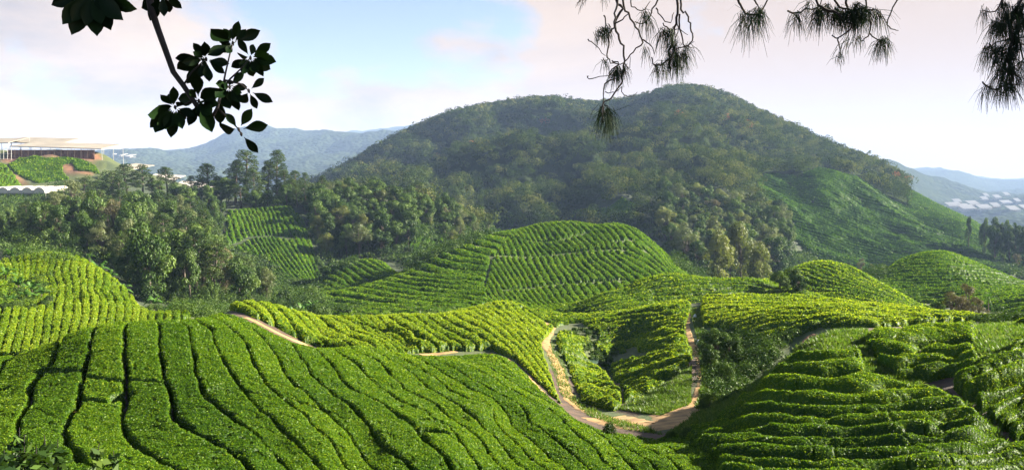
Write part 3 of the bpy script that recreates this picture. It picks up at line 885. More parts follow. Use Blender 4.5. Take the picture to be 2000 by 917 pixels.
# the bowl between the two trails
GC1 = [(0,[(1094,640),(1146,661)]),(1.7,[(1090,670),(1130,690)]),(3.6,[(1102,706),(1150,722)]),(5,[(1112,733),(1185,750)]),(6,[(1120,752),(1195,772)]),(7,[(1127,770),(1212,792)]),(8,[(1133,786),(1192,805)])]
PC1 = [(1096,640),(1150,632),(1165,650),(1150,668),(1138,690),(1150,712),(1180,728),(1195,752),(1212,765),(1218,795),(1200,803),(1165,800),(1138,785),(1122,752),(1106,710),(1085,678),(1088,660)]
field('C1', (1070, 1235), (36, 84), 240, 300, PC1, GC1, gw=0.12, dome=0.36, bump=0.06, Hrel=0.45, Hmax=.55, tint0=0.6, lit_tint=.84, label='plump tea row beside the left trail, # down the strip', group='tea rows beside the left trail')
GC2 = [(-6,[(1110,622),(1220,607),(1330,594)]),(-3.5,[(1150,634),(1240,623),(1336,612)]),(-1.5,[(1159,652),(1260,638),(1340,627)]),(1,[(1160,672),(1244,655),(1342,645)]),(3,[(1189,715),(1277,691),(1349,673)]),(4,[(1205,733),(1280,714),(1352,695)]),(5,[(1212,750),(1280,730),(1350,710)]),
       (6,[(1218,762),(1336,724)]),(7,[(1222,772),(1310,743)]),(8,[(1225,788),(1264,771)])]
PC2 = [(1085,642),(1012,602),(1100,612),(1180,600),(1335,580),(1352,600),(1336,640),(1350,690),(1350,712),(1335,728),(1312,745),(1262,775),(1238,794),(1220,790),(1218,762),(1200,745),(1190,725),(1190,705),(1165,680),(1170,655),(1140,634),(1096,636)]
field('C2', (1000, 1370), (37, 112), 440, 420, PC2, GC2, gw=0.14, dome=0.36, bump=0.06, Hrel=0.45, Hmax=.55, tint0=0.55, lit_tint=.74, cuts=[([(985,587),(1020,605),(1060,628),(1078,640)],.75)], holes=[(1225,668,.8)], label='curving tea row on the slope between the two trails, # from the top', group='tea rows between the two trails')
# sunlit shelf at right
PD = [(1368,604),(1380,572),(1450,568),(1550,568),(1650,578),(1750,590),(1830,602),(2100,604),(2100,625),(1900,628),(1690,642),(1600,640),(1565,655),(1500,670),(1460,668),(1410,640),(1375,640)]
def u_shelf(X, Y, Z, PX, PY):
    return -(Y + 0.18 * X + 1.2 * noise(X / 9, Y / 9, 5)) / 2.0
field('D', (1355, 2120), (46, 112), 640, 420, PD, ufunc=u_shelf, dlim=[(1350,52,108),(1450,50,110),(1550,50,110),(1600,48,108),(1690,47,104),(1820,45.5,92),(2100,43,75)], gw=0.14, Hrel=0.46, dome=0.3, bump=0.05, wob=0.18, tint0=0.6, lit_tint=.84,
      bare=0.28, label='bright tea row on the sunlit shelf at right, # from the back', group='tea rows on the sunlit shelf')
# knoll behind the bowl
PF = [(1080,612),(1180,560),(1250,535),(1310,522),(1400,532),(1500,535),(1590,560),(1590,600),(1400,600),(1330,600),(1200,615)]
def u_knoll(X, Y, Z, PX, PY):
    return -(Y - 0.28 * (X - 30) + 2 * noise(X / 14, Y / 14, 8)) / 2.7
field('F', (1080, 1600), (112, 168), 520, 300, PF, ufunc=u_knoll, gw=0.17, Hrel=0.55, dome=0.3, seam=.12, bump=0.04, wob=0.16, label='contour tea row on the green knoll behind the bowl, # from the back', group='tea rows on the knoll behind the bowl',
      dlim=[(1080,120,135),(1180,112,150),(1310,112,160),(1450,112,152),(1600,112,140)])
# second knoll
PG = [(1480,552),(1560,505),(1620,498),(1690,520),(1760,560),(1830,608),(1700,612),(1560,580)]
def u_knoll2(X, Y, Z, PX, PY):
    return (X * 0.85 + Y * 0.53 + 2 * noise(X / 14, Y / 14, 9)) / 2.8
field('G', (1480, 1840), (118, 190), 380, 300, PG, ufunc=u_knoll2, gw=0.16, Hrel=0.55, dome=0.3, seam=.12, bump=0.04, wob=0.16, label='tea row running down the rounded right knoll, # from the left', group='tea rows on the rounded right knoll',
      dlim=[(1480,140,178),(1620,126,186),(1750,122,170),(1840,118,150)])
# left field in the valley
GL = [(-6,[(30,505),(20,560)]),(0,[(103,494),(90,545)]),(1,[(115,495),(105,545)]),(2,[(130,498),(120,545)]),(6,[(190,520),(185,560)]),(8,[(215,535),(212,580)]),
      (2.2,[(130,560),(130,585)]),(4.2,[(160,560),(158,590)]),(9,[(238,565),(240,600)]),
      (3.4,[(150,590),(150,625)]),(5.4,[(185,590),(183,625)]),(8.4,[(232,590),(234,622)]),(11.6,[(280,608),(282,628)]),(15.2,[(338,612),(340,628)]),(17.0,[(368,612),(372,622)]),(0,[(90,600),(85,630)]),(-5,[(10,600),(0,640)]),(-8,[(-60,560),(-70,640)])]
PL = [(-260,700),(-260,520),(0,505),(45,490),(100,484),(165,498),(225,532),(262,578),(300,600),(345,604),(385,608),(375,622),(330,645),(250,660),(180,665),(60,700)]
CL = [([(40,518),(110,512),(180,530),(205,545)], .16), ([(95,548),(150,545),(210,570)], .16), ([(95,590),(150,578),(240,600)], .2), ([(222,530),(228,560),(215,575)], .2), ([(60,635),(140,636),(250,632)], .14)]
field('L', (-260, 400), (50, 124), 560, 430, PL, GL, dlim=[(-260,50,122),(0,50,118),(60,50,122),(160,50,124),(220,54,114),(255,60,104),(300,62,82),(400,62,80)], gw=0.125, Hrel=0.75, dome=0.17, bump=0.03, wob=0.08, lump=.10, cuts=CL, tint0=0.55, lit_tint=.76, leaf=0.002,
      holes=[(45,560,2.0),(60,578,2.2),(75,562,1.6),(32,592,1.8)], label='tea row in the sunlit left valley field, # from the left', group='tea rows in the left valley field')
# distant fields, one mass
PI1 = [(540,600),(600,572),(720,545),(800,515),(850,482),(920,452),(1000,436),(1020,440),(975,488),(958,512),(955,532),(948,560),(952,592),(900,612),(700,622),(600,610)]
GI1 = [(0,[(800,540),(860,548),(945,552)]),(2,[(830,515),(880,527),(950,532)]),(4,[(860,494),(920,505),(955,512)]),(6,[(900,474),(970,490)]),(8.2,[(960,456),(1000,462)]),(-3,[(740,560),(850,575),(940,580)]),(-6,[(660,580),(760,595),(850,605)]),(-1.5,[(750,548),(850,560)])]
field('I1', (540, 1030), (112, 275), 520, 520, PI1, GI1, gw=0.12, Hrel=0.4, dome=0.45, bump=0.05, stuff=True, leaf=0.0017, cover=0.5, cuts=[([(958,500),(963,512),(956,532),(950,560)],.8)])
PI2 = [(952,600),(948,560),(957,532),(960,512),(978,485),(1005,442),(1060,425),(1120,420),(1210,422),(1255,438),(1300,475),(1350,535),(1260,560),(1180,600),(1080,615),(1000,600)]
GI2 = [(0,[(968,508),(985,535),(1000,560)]),(4,[(1012,508),(1025,530),(1040,556)]),(8,[(1062,502),(1080,530),(1097,556)]),(12,[(1112,498),(1130,525),(1155,552)]),(16,[(1162,494),(1190,520),(1220,545)]),(20,[(1212,490),(1245,510),(1280,530)]),
       (5.5,[(1010,462),(1030,496)]),(9.6,[(1060,480),(1080,496)]),(16,[(1140,465),(1165,490)]),(22.5,[(1220,450),(1250,480)]),(25.5,[(1255,456),(1300,500)]),(27.5,[(1275,470),(1325,525)]),(-1,[(995,575),(1020,598)]),(4.9,[(1060,570),(1085,598)])]
field('I2', (945, 1360), (108, 285), 480, 620, PI2, GI2, gw=0.13, Hrel=0.4, dome=0.42, bump=0.05, stuff=True, leaf=0.0017, cover=0.5,
      cuts=[([(960,500),(1020,503),(1100,496),(1220,490)],1.1),([(990,567),(1090,557),(1220,550)],1.3),([(1200,474),(1240,472),(1285,476)],.9),([(985,468),(1040,472),(1090,472),(1150,455)],.7),([(1150,515),(1190,512)],.5),([(1220,440),(1250,480),(1290,520)],.4)])
PJ = [(600,565),(640,520),(700,498),(760,503),(815,535),(790,552),(700,570),(620,580)]
field('J', (600, 820), (205, 262), 240, 200, PJ, ufunc=lambda X, Y, Z, PX, PY: (X * 0.8 + Y * 0.6) / 2.6, gw=0.14, Hrel=0.4, dome=0.45, stuff=True, leaf=0.0017, cover=0.5)
PK = [(445,412),(520,406),(568,402),(592,430),(607,470),(628,542),(600,552),(560,550),(520,505),(438,482)]
GK = [(-3,[(440,425),(450,470)]),(0,[(468,418),(487,465),(515,510)]),(6.5,[(525,416),(540,462),(580,520),(600,546)]),(10.5,[(562,416),(590,464),(622,535)])]
field('K', (425, 640), (225, 345), 280, 420, PK, GK, gw=0.15, Hrel=0.5, dome=0.42, stuff=True, leaf=0.0017, cover=0.5, cuts=[([(440,482),(490,464),(530,461),(560,466),(600,466)],1.2)], tint0=0.55)
PH = [(1700,552),(1760,505),(1800,485),(1850,481),(1905,505),(1955,522),(2100,560),(2100,625),(1950,610),(1900,600),(1830,600),(1750,580)]
field('H', (1690, 2120), (115, 262), 420, 420, PH, ufunc=lambda X, Y, Z, PX, PY: (Z * 1.0 + 0.40 * Y + 0.9 * noise(X / 20, Y / 20, 6)) / 2.0, gw=0.15, Hrel=0.35, dome=0.45, stuff=True, leaf=0.0017, cover=0.5,
      dlim=[(1690,170,252),(1850,150,262),(1930,112,255),(2120,112,240)])
PT = [(1478,352),(1500,338),(1560,345),(1600,326),(1680,348),(1745,392),(1775,405),(1765,352),(1800,376),(1900,425),(1990,476),(2110,520),(2110,545),(1850,530),(1700,545),(1600,510),(1550,470),(1520,430),(1478,385)]
field('T', (1460, 2120), (390, 840), 620, 520, PT, ufunc=lambda X, Y, Z, PX, PY: (X * 0.55 + Y * 0.35 + Z * 0.9 + 6 * noise(X / 90, Y / 90, 6)) / 4.2, gw=0.22, Hrel=0.42, Hmax=1.8, dome=0.4, stuff=True, leaf=0.0013, cover=0.22, bare=0.14, tint0=0.2, lit_tint=.38)
field('T2', (855, 1010), (330, 560), 160, 200, [(905,425),(960,420),(1010,428),(1000,440),(900,440)], ufunc=lambda X, Y, Z, PX, PY: (Y) / 3.2, gw=0.12, stuff=True, leaf=0.0017, cover=0.4, tint0=0.6)
field('T3', (1080, 1330), (400, 640), 200, 200, [(1190,405),(1215,385),(1240,400),(1250,430),(1220,440),(1150,435),(1100,430),(1120,410)], ufunc=lambda X, Y, Z, PX, PY: (Y + X * .3) / 3.2, gw=0.12, stuff=True, leaf=0.0017, cover=0.4, tint0=0.5)
field('T4', (800, 870), (270, 360), 120, 160, [(798,500),(800,440),(860,450),(868,480),(840,500)], ufunc=lambda X, Y, Z, PX, PY: (X) / 2.8, gw=0.14, stuff=True, leaf=0.0017, cover=0.4)
field('T5', (0, 215), (290, 420), 220, 220, [(-60,375),(-60,312),(10,322),(30,345),(42,366),(20,372)], ufunc=lambda X, Y, Z, PX, PY: (X * .8 + Y * .4) / 2.0, gw=0.10, stuff=True, leaf=0.0017, cover=0.6, tint0=0.6)
field('T6', (0, 215), (290, 440), 220, 220, [(17,322),(40,310),(60,303),(90,310),(130,307),(165,314),(185,324),(195,340),(180,336),(150,333),(140,318),(122,322),(122,336),(135,350),(75,358),(45,347),(25,334)], ufunc=lambda X, Y, Z, PX, PY: (X * .8 - Y * .4) / 1.8, gw=0.06, stuff=True, leaf=0.0017, cover=0.6, tint0=0.5)
tea_far = link('tea_bushes', quad_mesh('tea_bushes', np.concatenate(STUFF_V), np.concatenate(STUFF_Q), M_tea_far, np.concatenate(STUFF_S), {'tint': np.concatenate(STUFF_T)}))
tag(tea_far, 'close rows of tea bushes covering the centre hill and more distant slopes', 'tea bushes', kind='stuff')
print('tea rows', len(ROWS))

# ---------------------------------------------------------------- trails, clearing, pond
def ribbon(name, pix, width, mat, label, cat, d0=20, d1=200, lift=0.03, seed=0):
    pts = [hit(a, b, d0, d1) for a, b in pix]
    pts = [np.array(p[:2]) for p in pts if p]
    dense = []
    for i in range(len(pts) - 1):
        k = max(2, int(np.linalg.norm(pts[i + 1] - pts[i]) / 0.35))
        p0, p1, p2, p3 = pts[max(i - 1, 0)], pts[i], pts[i + 1], pts[min(i + 2, len(pts) - 1)]
        for j in range(k):
            t = j / k
            dense.append(0.5 * ((2 * p1) + (p2 - p0) * t + (2 * p0 - 5 * p1 + 4 * p2 - p3) * t * t + (3 * p1 - p0 - 3 * p2 + p3) * t ** 3))
    dense.append(pts[-1])
    dense = np.array(dense)
    tg = np.gradient(dense, axis=0)
    tg /= np.linalg.norm(tg, axis=1)[:, None] + 1e-9
    nr_ = np.stack([-tg[:, 1], tg[:, 0]], 1)
    wd = width * (1 + 0.45 * noise(np.arange(len(dense)) * 0.23, np.full(len(dense), seed + .5), seed) + 0.35 * noise(np.arange(len(dense)) * 0.9, np.full(len(dense), seed + .5), seed + 4))
    K = 7
    V = []
    for k in range(K):
        o = (k / (K - 1) - 0.5)
        e = dense + nr_ * (wd * o)[:, None]
        z = ground_z(e[:, 0], e[:, 1]) + lift * (1 if 0 < k < K - 1 else -3)
        V.append(np.stack([e[:, 0], e[:, 1], z], 1))
    V = np.stack(V, 1).reshape(-1, 3)
    n = len(dense)
    i = (np.arange(n - 1)[:, None] * K + np.arange(K - 1)[None, :]).ravel()
    Q = np.stack([i, i + 1, i + K + 1, i + K], 1)
    return tag(link(name, quad_mesh(name, V, Q, mat, True)), label, cat, kind='structure')
ribbon('path', [(412,606),(440,608),(480,620),(520,638),(560,658),(600,673)], 1.0, M_path, 'pale earth path behind the near left crest', 'path', 42, 75, seed=1)
ribbon('path', [(820,692),(860,690),(890,686)], 0.9, M_path, 'short reddish path visible over the near crest', 'path', 48, 75, seed=2)
ribbon('path', [(960,690),(985,700),(1010,718),(1035,742),(1060,768),(1090,792)], 0.8, M_path, 'narrow earth path curving down to the left trail', 'path', 36, 75, seed=3)
ribbon('path', [(985,587),(1020,605),(1060,628),(1078,640)], 1.1, M_path, 'upper end of the left trail climbing to the centre hill', 'path', 60, 130, seed=8)
ribbon('path', [(1079,640),(1070,655),(1066,672),(1078,695),(1092,720),(1100,745),(1108,772),(1125,792),(1160,808),(1190,818)], 1.05, M_path, 'left trail winding down beside the bowl of tea', 'path', 35, 95, seed=4)
ribbon('path', [(1180,816),(1215,824),(1250,830),(1290,828),(1320,815),(1345,795)], 3.6, M_path, 'wide bare clearing where the two trails meet', 'clearing', 33, 60, seed=5)
ribbon('path', [(1340,800),(1360,780),(1371,750),(1370,715),(1362,690),(1350,668),(1343,645),(1342,625),(1350,608),(1362,600)], 0.8, M_path, 'narrow right trail climbing to the sunlit shelf', 'path', 36, 95, seed=6)
ribbon('path', [(1540,700),(1590,655),(1640,668),(1680,690),(1700,712),(1760,745),(1830,770)], 0.5, M_soil, 'thin reddish footpath across the grassy right slope', 'path', 22, 60, seed=7)
pd = hit(1155, 704, 40, 90)
a = np.linspace(0, 2 * np.pi, 25)[:-1]
pv = [(pd[0] + 0.7 * math.cos(t) * (1 + .15 * math.sin(3 * t)), pd[1] + 1.9 * math.sin(t) * (1 + .2 * math.cos(2 * t)), pd[2] + 0.06) for t in a]
M_pond, t_ = new_mat('murky_green_water')
p_ = nd(t_, 'ShaderNodeBsdfPrincipled', in_Roughness=0.35)
p_.inputs['Base Color'].default_value = (0.04, 0.075, 0.04, 1)
p_.inputs['Specular IOR Level'].default_value = 0.2
n_ = nd(t_, 'ShaderNodeTexNoise', in_Scale=2.0)
b_ = nd(t_, 'ShaderNodeBump', in_Strength=0.1)
t_.links.new(n_.outputs['Fac'], b_.inputs['Height'])
t_.links.new(b_.outputs[0], p_.inputs['Normal'])
t_.links.new(p_.outputs[0], nd(t_, 'ShaderNodeOutputMaterial').inputs['Surface'])
mb = MB()
mb.add(pv, [tuple(range(len(pv)))])
tag(mb.build('water', M_pond), 'small murky green pool at the bottom of the tea bowl', 'water', kind='structure')

# ---------------------------------------------------------------- grass on the open slopes
def grass_on(poly, d0, d1, n, size):
    xs = [p[0] for p in poly]; ys = [p[1] for p in poly]
    c0, c1 = (min(xs) - 1000) / F, (max(xs) - 1000) / F
    c = rng.uniform(c0, c1, n * 4)
    d = 1 / np.sqrt(rng.uniform(1 / d1 ** 2, 1 / d0 ** 2, n * 4)) if False else np.exp(rng.uniform(math.log(d0), math.log(d1), n * 4))
    s = S_at(c, np.log(d))
    px, py = pix_of(c, s)
    k = np.nonzero(inpoly(px, py, poly))[0][:n]
    c, d, s = c[k], d[k], s[k]
    B = np.stack([c * d, d, s * d], 1)
    m = len(B)
    hgt = size * rng.uniform(0.5, 1.5, m) * (1 + 0.6 * noise(B[:, 0] / 1.2, B[:, 1] / 1.2, 3))
    an = rng.uniform(0, np.pi, m)
    wv = np.stack([np.cos(an), np.sin(an), np.zeros(m)], 1) * (size * 0.22)
    lean = rng.normal(0, 0.45, (m, 3)) * hgt[:, None]
    lean[:, 2] = 0
    tip = B + lean + np.array([0, 0, 1]) * hgt[:, None]
    V = np.stack([B - wv, B + wv, tip + wv * .15, tip - wv * .15], 1).reshape(-1, 3)
    tint = np.repeat(np.clip(rng.normal(0.5, 0.22, m), 0, 1), 4)
    return V, tint
gv, gt = [], []
for args in ((GRASS_E, 20, 50, 60000, 0.16), (GRASS_R, 18, 50, 12000, 0.16), ([(1212,800),(1262,773),(1312,743),(1354,710),(1356,785),(1290,812)], 34, 62, 14000, .15),
             ([(1082,655),(1100,700),(1118,770),(1180,812),(1260,835),(1300,850),(1220,838),(1150,812),(1095,770),(1068,690)], 34, 80, 9000, .13), ([(1345,600),(1372,600),(1378,700),(1400,780),(1360,800),(1372,740),(1362,660)], 36, 90, 8000, .18),
             ([(660,612),(700,590),(760,585),(850,600),(950,605),(820,625),(700,625)], 100, 150, 5000, .5)):
    v, t = grass_on(*args)
    gv.append(v); gt.append(t)
gv, gt = np.concatenate(gv), np.concatenate(gt)
tag(link('grass', quad_mesh('grass', gv, np.arange(len(gv)).reshape(-1, 4), M_grass, False, {'tint': gt})), 'short rough grass on the open slopes and along the trails', 'grass', kind='stuff')

# ---------------------------------------------------------------- trees: builders
def sphere_dirs(n, r, up=0.0):
    v = r.normal(0, 1, (n, 3))
    v[:, 2] += up
    return v / np.linalg.norm(v, axis=1)[:, None]

def crown_cards(clumps, leaf, r, density=1.5, jitter=0.5, aspect=0.75, inner=0.62):
    VV, TT = [], []
    for (cx, cy, cz, rx, ry, rz) in clumps:
        area = 4 * np.pi * ((rx * ry + rx * rz + ry * rz) / 3)
        n = max(6, int(area * density / (leaf * leaf * 0.6)))
        dv = sphere_dirs(n, r, 0.25)
        rad = r.uniform(inner, 1.08, n)[:, None]
        P = np.array([cx, cy, cz]) + dv * np.array([rx, ry, rz]) * rad
        V, _ = leaf_cards(P, dv + np.array([0, 0, .35]), np.full(n, leaf), r, aspect, jitter)
        VV.append(V)
        TT.append(np.repeat(np.clip(r.normal(0.5 + r.normal(0, .12), 0.16, n), 0, 1), 4))
    V = np.concatenate(VV)
    return V, np.concatenate(TT)

PROTO = {}
def make_proto(key, kind, seed):
    r = np.random.default_rng(seed)
    tr = MB()
    clumps = []
    if kind == 'pine':              # unit height 1 scaled later: build at 18 m
        Ht = 18.0
        bend = r.normal(0, 0.4, 2)
        tr.tube([(0, 0, -1), (bend[0] * .3, bend[1] * .3, Ht * .35), (bend[0], bend[1], Ht * .7), (bend[0] * 1.2, bend[1] * 1.2, Ht * .96)], [0.34, 0.27, 0.17, 0.05], 7)
        base = r.uniform(0.34, 0.48)
        k = 26
        for i in range(k):
            f = base + (0.97 - base) * (i / (k - 1))
            a = i * 2.4 + r.uniform(-.4, .4)
            spread = (1 - ((f - base) / (1 - base)) ** 2.2) * 2.7 * r.uniform(.6, 1.1) + 0.25
            p = (bend[0] * f + math.cos(a) * spread, bend[1] * f + math.sin(a) * spread, Ht * f + spread * .12)
            q = r.uniform(0.75, 1.2) * (1.25 - 0.35 * f)
            clumps.append((*p, q * 1.15, q * 1.15, q * .78))
            tr.tube([(bend[0] * f * .9, bend[1] * f * .9, Ht * (f - .05)), p], [0.09, 0.03], 4)
        V, T_ = crown_cards(clumps, 0.34, r, 1.25, .7, .5)
        mat = M_pine
    elif kind in ('broad', 'pale', 'gold', 'brown'):
        Ht = 10.0
        bend = r.normal(0, 0.4, 2)
        tr.tube([(0, 0, -1), (bend[0] * .4, bend[1] * .4, Ht * .3), (bend[0], bend[1], Ht * .62)], [0.28, 0.22, 0.10], 7)
        k = {'broad': 24, 'pale': 32, 'gold': 28, 'brown': 24}[kind]
        for i in range(k):
            dv = sphere_dirs(1, r, 0.35)[0]
            R_ = r.uniform(.55, 1.0)
            p = (bend[0] + dv[0] * 3.0 * R_, bend[1] + dv[1] * 3.0 * R_, Ht * .54 + dv[2] * 4.4 * R_)
            q = r.uniform(0.8, 1.45) * (0.8 if kind in ('pale', 'brown') else 1)
            clumps.append((*p, q * 1.1, q * 1.1, q * .8))
            tr.tube([(bend[0] * .6, bend[1] * .6, Ht * r.uniform(.25, .5)), tuple(np.array(p) * .5 + np.array([bend[0] * .4, bend[1] * .4, Ht * .27])), p], [0.10, 0.06, 0.025], 4)
        V, T_ = crown_cards(clumps, {'broad': .34, 'pale': .24, 'gold': .30, 'brown': .25}[kind], r, {'broad': 1.3, 'pale': .62, 'gold': 1.0, 'brown': .65}[kind], .42, .6)
        mat = {'broad': M_tree, 'pale': M_pale, 'gold': M_gold, 'brown': M_brown}[kind]
    elif kind == 'shrub':
        for i in range(12):
            dv = sphere_dirs(1, r, 0.5)[0]
            p = (dv[0] * 1.1, dv[1] * 1.1, 0.75 + dv[2] * .8)
            q = r.uniform(.35, .7)
            clumps.append((*p, q * 1.1, q * 1.1, q * .9))
            tr.tube([(0, 0, -.2), tuple(np.array(p) * .6), p], [0.05, 0.035, 0.012], 4)
        V, T_ = crown_cards(clumps, 0.15, r, 1.2, .6, .5)
        mat = M_tree
    elif kind in ('banana', 'palm'):
        Ht = 0.9 if kind == 'banana' else 2.2
        tr.tube([(0, 0, -.3), (0, 0, Ht * .5), (0.05, 0, Ht)], [0.16, .13, .08], 7)
        VV, TT = [], []
        nf = 9 if kind == 'banana' else 22
        for i in range(nf):
            a = i * 2.4
            el = r.uniform(.5, 1.25) if kind == 'banana' else r.uniform(-.1, 1.3)
            Lf = r.uniform(1.8, 2.6)
            wd = 0.32 if kind == 'banana' else 0.07
            pts = []
            for j in range(7):
                t = j / 6
                rr = Lf * t * math.cos(el)
                zz = Ht + Lf * t * math.sin(el) - 1.1 * t * t * Lf * .55
                pts.append(np.array([math.cos(a) * rr, math.sin(a) * rr, zz]))
            side = np.array([-math.sin(a), math.cos(a), 0])
            for j in range(6):
                w0 = wd * math.sin(math.pi * min(1, (j + .25) / 6.3)) ** .6
                w1 = wd * math.sin(math.pi * min(1, (j + 1.25) / 6.3)) ** .6 if j < 5 else 0.01
                for sgn in (-1, 1):
                    dn = np.array([0, 0, -.35])
                    VV += [pts[j], pts[j + 1], pts[j + 1] + sgn * side * w1 + dn * w1, pts[j] + sgn * side * w0 + dn * w0]
            TT += [r.uniform(.2, .9)] * 48
        V, T_ = np.array(VV), np.array(TT)
        mat = M_frond
    me_c = quad_mesh('crown', V, np.arange(len(V)).reshape(-1, 4), mat, False, {'tint': T_})
    me_t = bpy.data.meshes.new('trunk')
    me_t.from_pydata(tr.v, [], tr.f)
    me_t.polygons.foreach_set('use_smooth', np.ones(len(me_t.polygons), bool))
    me_t.materials.append(M_bark)
    PROTO.setdefault(key, []).append((me_t, me_c, float(V[:, 2].max()), float(np.abs(V[:, :2]).max())))
for i in range(4): make_proto('pine', 'pine', 100 + i)
for i in range(5): make_proto('broad', 'broad', 200 + i)
for i in range(3): make_proto('pale', 'pale', 300 + i)
for i in range(3): make_proto('gold', 'gold', 400 + i)
for i in range(2): make_proto('brown', 'brown', 500 + i)
for i in range(3): make_proto('shrub', 'shrub', 600 + i)
for i in range(2): make_proto('banana', 'banana', 700 + i)
make_proto('palm', 'palm', 750)
NAMES = {'pine': 'pine_tree', 'broad': 'broadleaf_tree', 'pale': 'feathery_tree', 'gold': 'golden_tree', 'brown': 'brown_shrub', 'shrub': 'shrub', 'banana': 'banana_plant', 'palm': 'palm_plant'}
PART = {'banana': ('stem', 'fronds'), 'palm': ('stem', 'fronds'), 'shrub': ('stem', 'crown')}
PLACED = []
def plant(key, x, y, height, width=None, group=None, sink=0.0):
    me_t, me_c, hh, ww = random.choice(PROTO[key])
    z = float(ground_z(x, y)) - sink
    sz = height / hh
    sx = (width / (2 * ww)) if width else sz * random.uniform(.85, 1.15)
    if key == 'pine': sx *= 1.3
    o = empty(NAMES[key], (x, y, z), random.uniform(0, 6.28), (sx, sx, sz))
    nt_, nc_ = PART.get(key, ('trunk', 'crown'))
    link(nt_, me_t, o)
    link(nc_, me_c, o)
    c, s = x / y, z / y
    PLACED.append((o, group, key, float(pix_of(np.array(c), np.array(s))[0]), y))
    return o
def plant_px(key, px, ytop, d, wpx=None, group=None, minh=2.0):
    """a plant whose trunk stands at distance d in column px and whose top reaches ytop"""
    c, s = cs_of(px, ytop)
    g = float(S_at(c, math.log(d))) * d
    h = max(minh, s * d - g)
    if key in ('shrub', 'banana') and wpx:
        h = min(h, (1.05 if key == 'shrub' else .85) * wpx * d / F)
    return plant(key, c * d, d, h, (wpx * d / F) if wpx else None, group)

G_RIDGE = 'tall pines along the left ridge'
for (px, yt, d, wp) in ((215,332,335,42),(247,318,342,50),(277,320,345,48),(296,346,348,24),(232,345,330,40),(326,325,352,44),(372,342,356,30),(406,318,358,50),(392,345,352,34),(430,345,352,40),(458,310,356,50),(477,291,360,62),(497,330,352,44),
                        (521,312,366,38),(538,291,368,46),(556,330,366,34),(577,332,370,36),(593,336,374,24),(627,341,382,28),(657,356,372,46),(684,370,372,44),(765,361,400,50),(788,368,402,26),(820,354,410,46),(846,378,412,36),(192,352,330,40),(160,345,325,50)):
    plant_px('pine', px, yt, d, wp, G_RIDGE)

for (px, yt, d, wp) in ((312,352,345,40),(345,356,342,42),(385,362,346,40),(418,352,348,46),(445,345,350,44),(610,362,372,34),(640,372,374,40),(565,350,366,40)):
    plant_px('broad', px, yt, d, wp, G_RIDGE)

def scatter(key_w, poly, d0, d1, n, hr, mind, group, avoid=(), wr=None, ymin=None):
    out = []
    xs = [p[0] for p in poly]; ys = [p[1] for p in poly]
    tries = 0
    while len(out) < n and tries < n * 60:
        tries += 1
        px, py = random.uniform(min(xs), max(xs)), random.uniform(min(ys), max(ys))
        if not inpoly(np.array(px), np.array(py), poly) or any(inpoly(np.array(px), np.array(py), p) for p in avoid):
            continue
        h = hit(px, py, d0, d1)
        if not h or any((h[0] - q[0]) ** 2 + ((h[1] - q[1]) * .6) ** 2 < mind ** 2 for q in out):
            continue
        out.append(h)
        ks, ws = zip(*key_w)
        k = random.choices(ks, ws)[0]
        hh = random.uniform(*hr) * (0.4 if k in ('shrub',) else 0.45 if k in ('banana', 'palm') else 1)
        if ymin is not None:
            top = (ymin if px > 110 else ymin + 22) + random.choice((-14, -4, 6, 18, 34, 50))
            if px > 425:
                top = max(top, 478 + (px - 425) * .42)
            hh = max(3.0 if px > 425 else 4.0, min(hh, (py - top) / F * h[1]))
        plant(k, h[0], h[1], hh, hh * random.uniform(*(wr or (.65, .95))), group)
scatter((('pine', 2), ('broad', 1)), [(440,396),(600,384),(612,405),(560,405),(450,412)], 250, 400, 18, (7, 11), 4.5, G_RIDGE)
W1 = [(-60,475),(0,455),(90,445),(180,425),(225,398),(300,398),(440,405),(436,485),(450,520),(500,560),(545,590),(520,606),(430,600),(370,598),(285,592),(262,570),(225,528),(160,492),(60,480),(-60,488)]
W2 = [(602,410),(640,400),(700,398),(810,410),(875,430),(905,450),(868,452),(800,438),(798,495),(760,500),(720,502),(650,512),(632,510),(612,460)]
scatter((('broad', 6), ('pale', 1.4), ('pine', 3.0), ('banana', .4), ('brown', .3)), W1, 118, 360, 150, (9, 17), 4.0, 'trees in the left valley wood', avoid=[PK], wr=(.45, .75), ymin=374)
scatter((('pine', 1),), [(60,405),(200,388),(440,402),(440,470),(330,470),(200,450),(120,440)], 230, 380, 24, (9, 15), 5.0, G_RIDGE, ymin=374)
scatter((('shrub', 1),), W1 + [(545,590),(600,575),(640,600),(560,612)], 112, 360, 70, (8, 13), 3.0, 'shrubs at the foot of the left wood')
scatter((('shrub', 1),), W2, 225, 420, 30, (9, 14), 4.0, 'trees on the wooded slope below the long white roof')
scatter((('broad', 6), ('pale', 1.0), ('gold', .5), ('banana', .5)), W2, 235, 420, 66, (9, 15), 4.8, 'trees on the wooded slope below the long white roof')
scatter((('broad', 3), ('pale', 2), ('gold', 2), ('brown', 1)), [(800,415),(900,425),(990,425),(1060,432),(1050,450),(960,455),(880,480),(830,440)], 330, 480, 22, (7, 11), 7, 'trees behind the centre hill')
scatter((('gold', 1.1), ('pale', 1.8), ('broad', 4), ('brown', .2)), [(1290,400),(1340,385),(1400,372),(1460,405),(1525,440),(1545,500),(1520,540),(1420,545),(1350,535),(1320,500),(1290,460)], 250, 520, 100, (12, 20), 5.2, 'trees massed right of the centre hill')
plant_px('gold', 1450, 430, 300, 75, 'trees massed right of the centre hill')
plant_px('gold', 1405, 445, 292, 65, 'trees massed right of the centre hill')
plant_px('gold', 1480, 470, 286, 60, 'trees massed right of the centre hill')
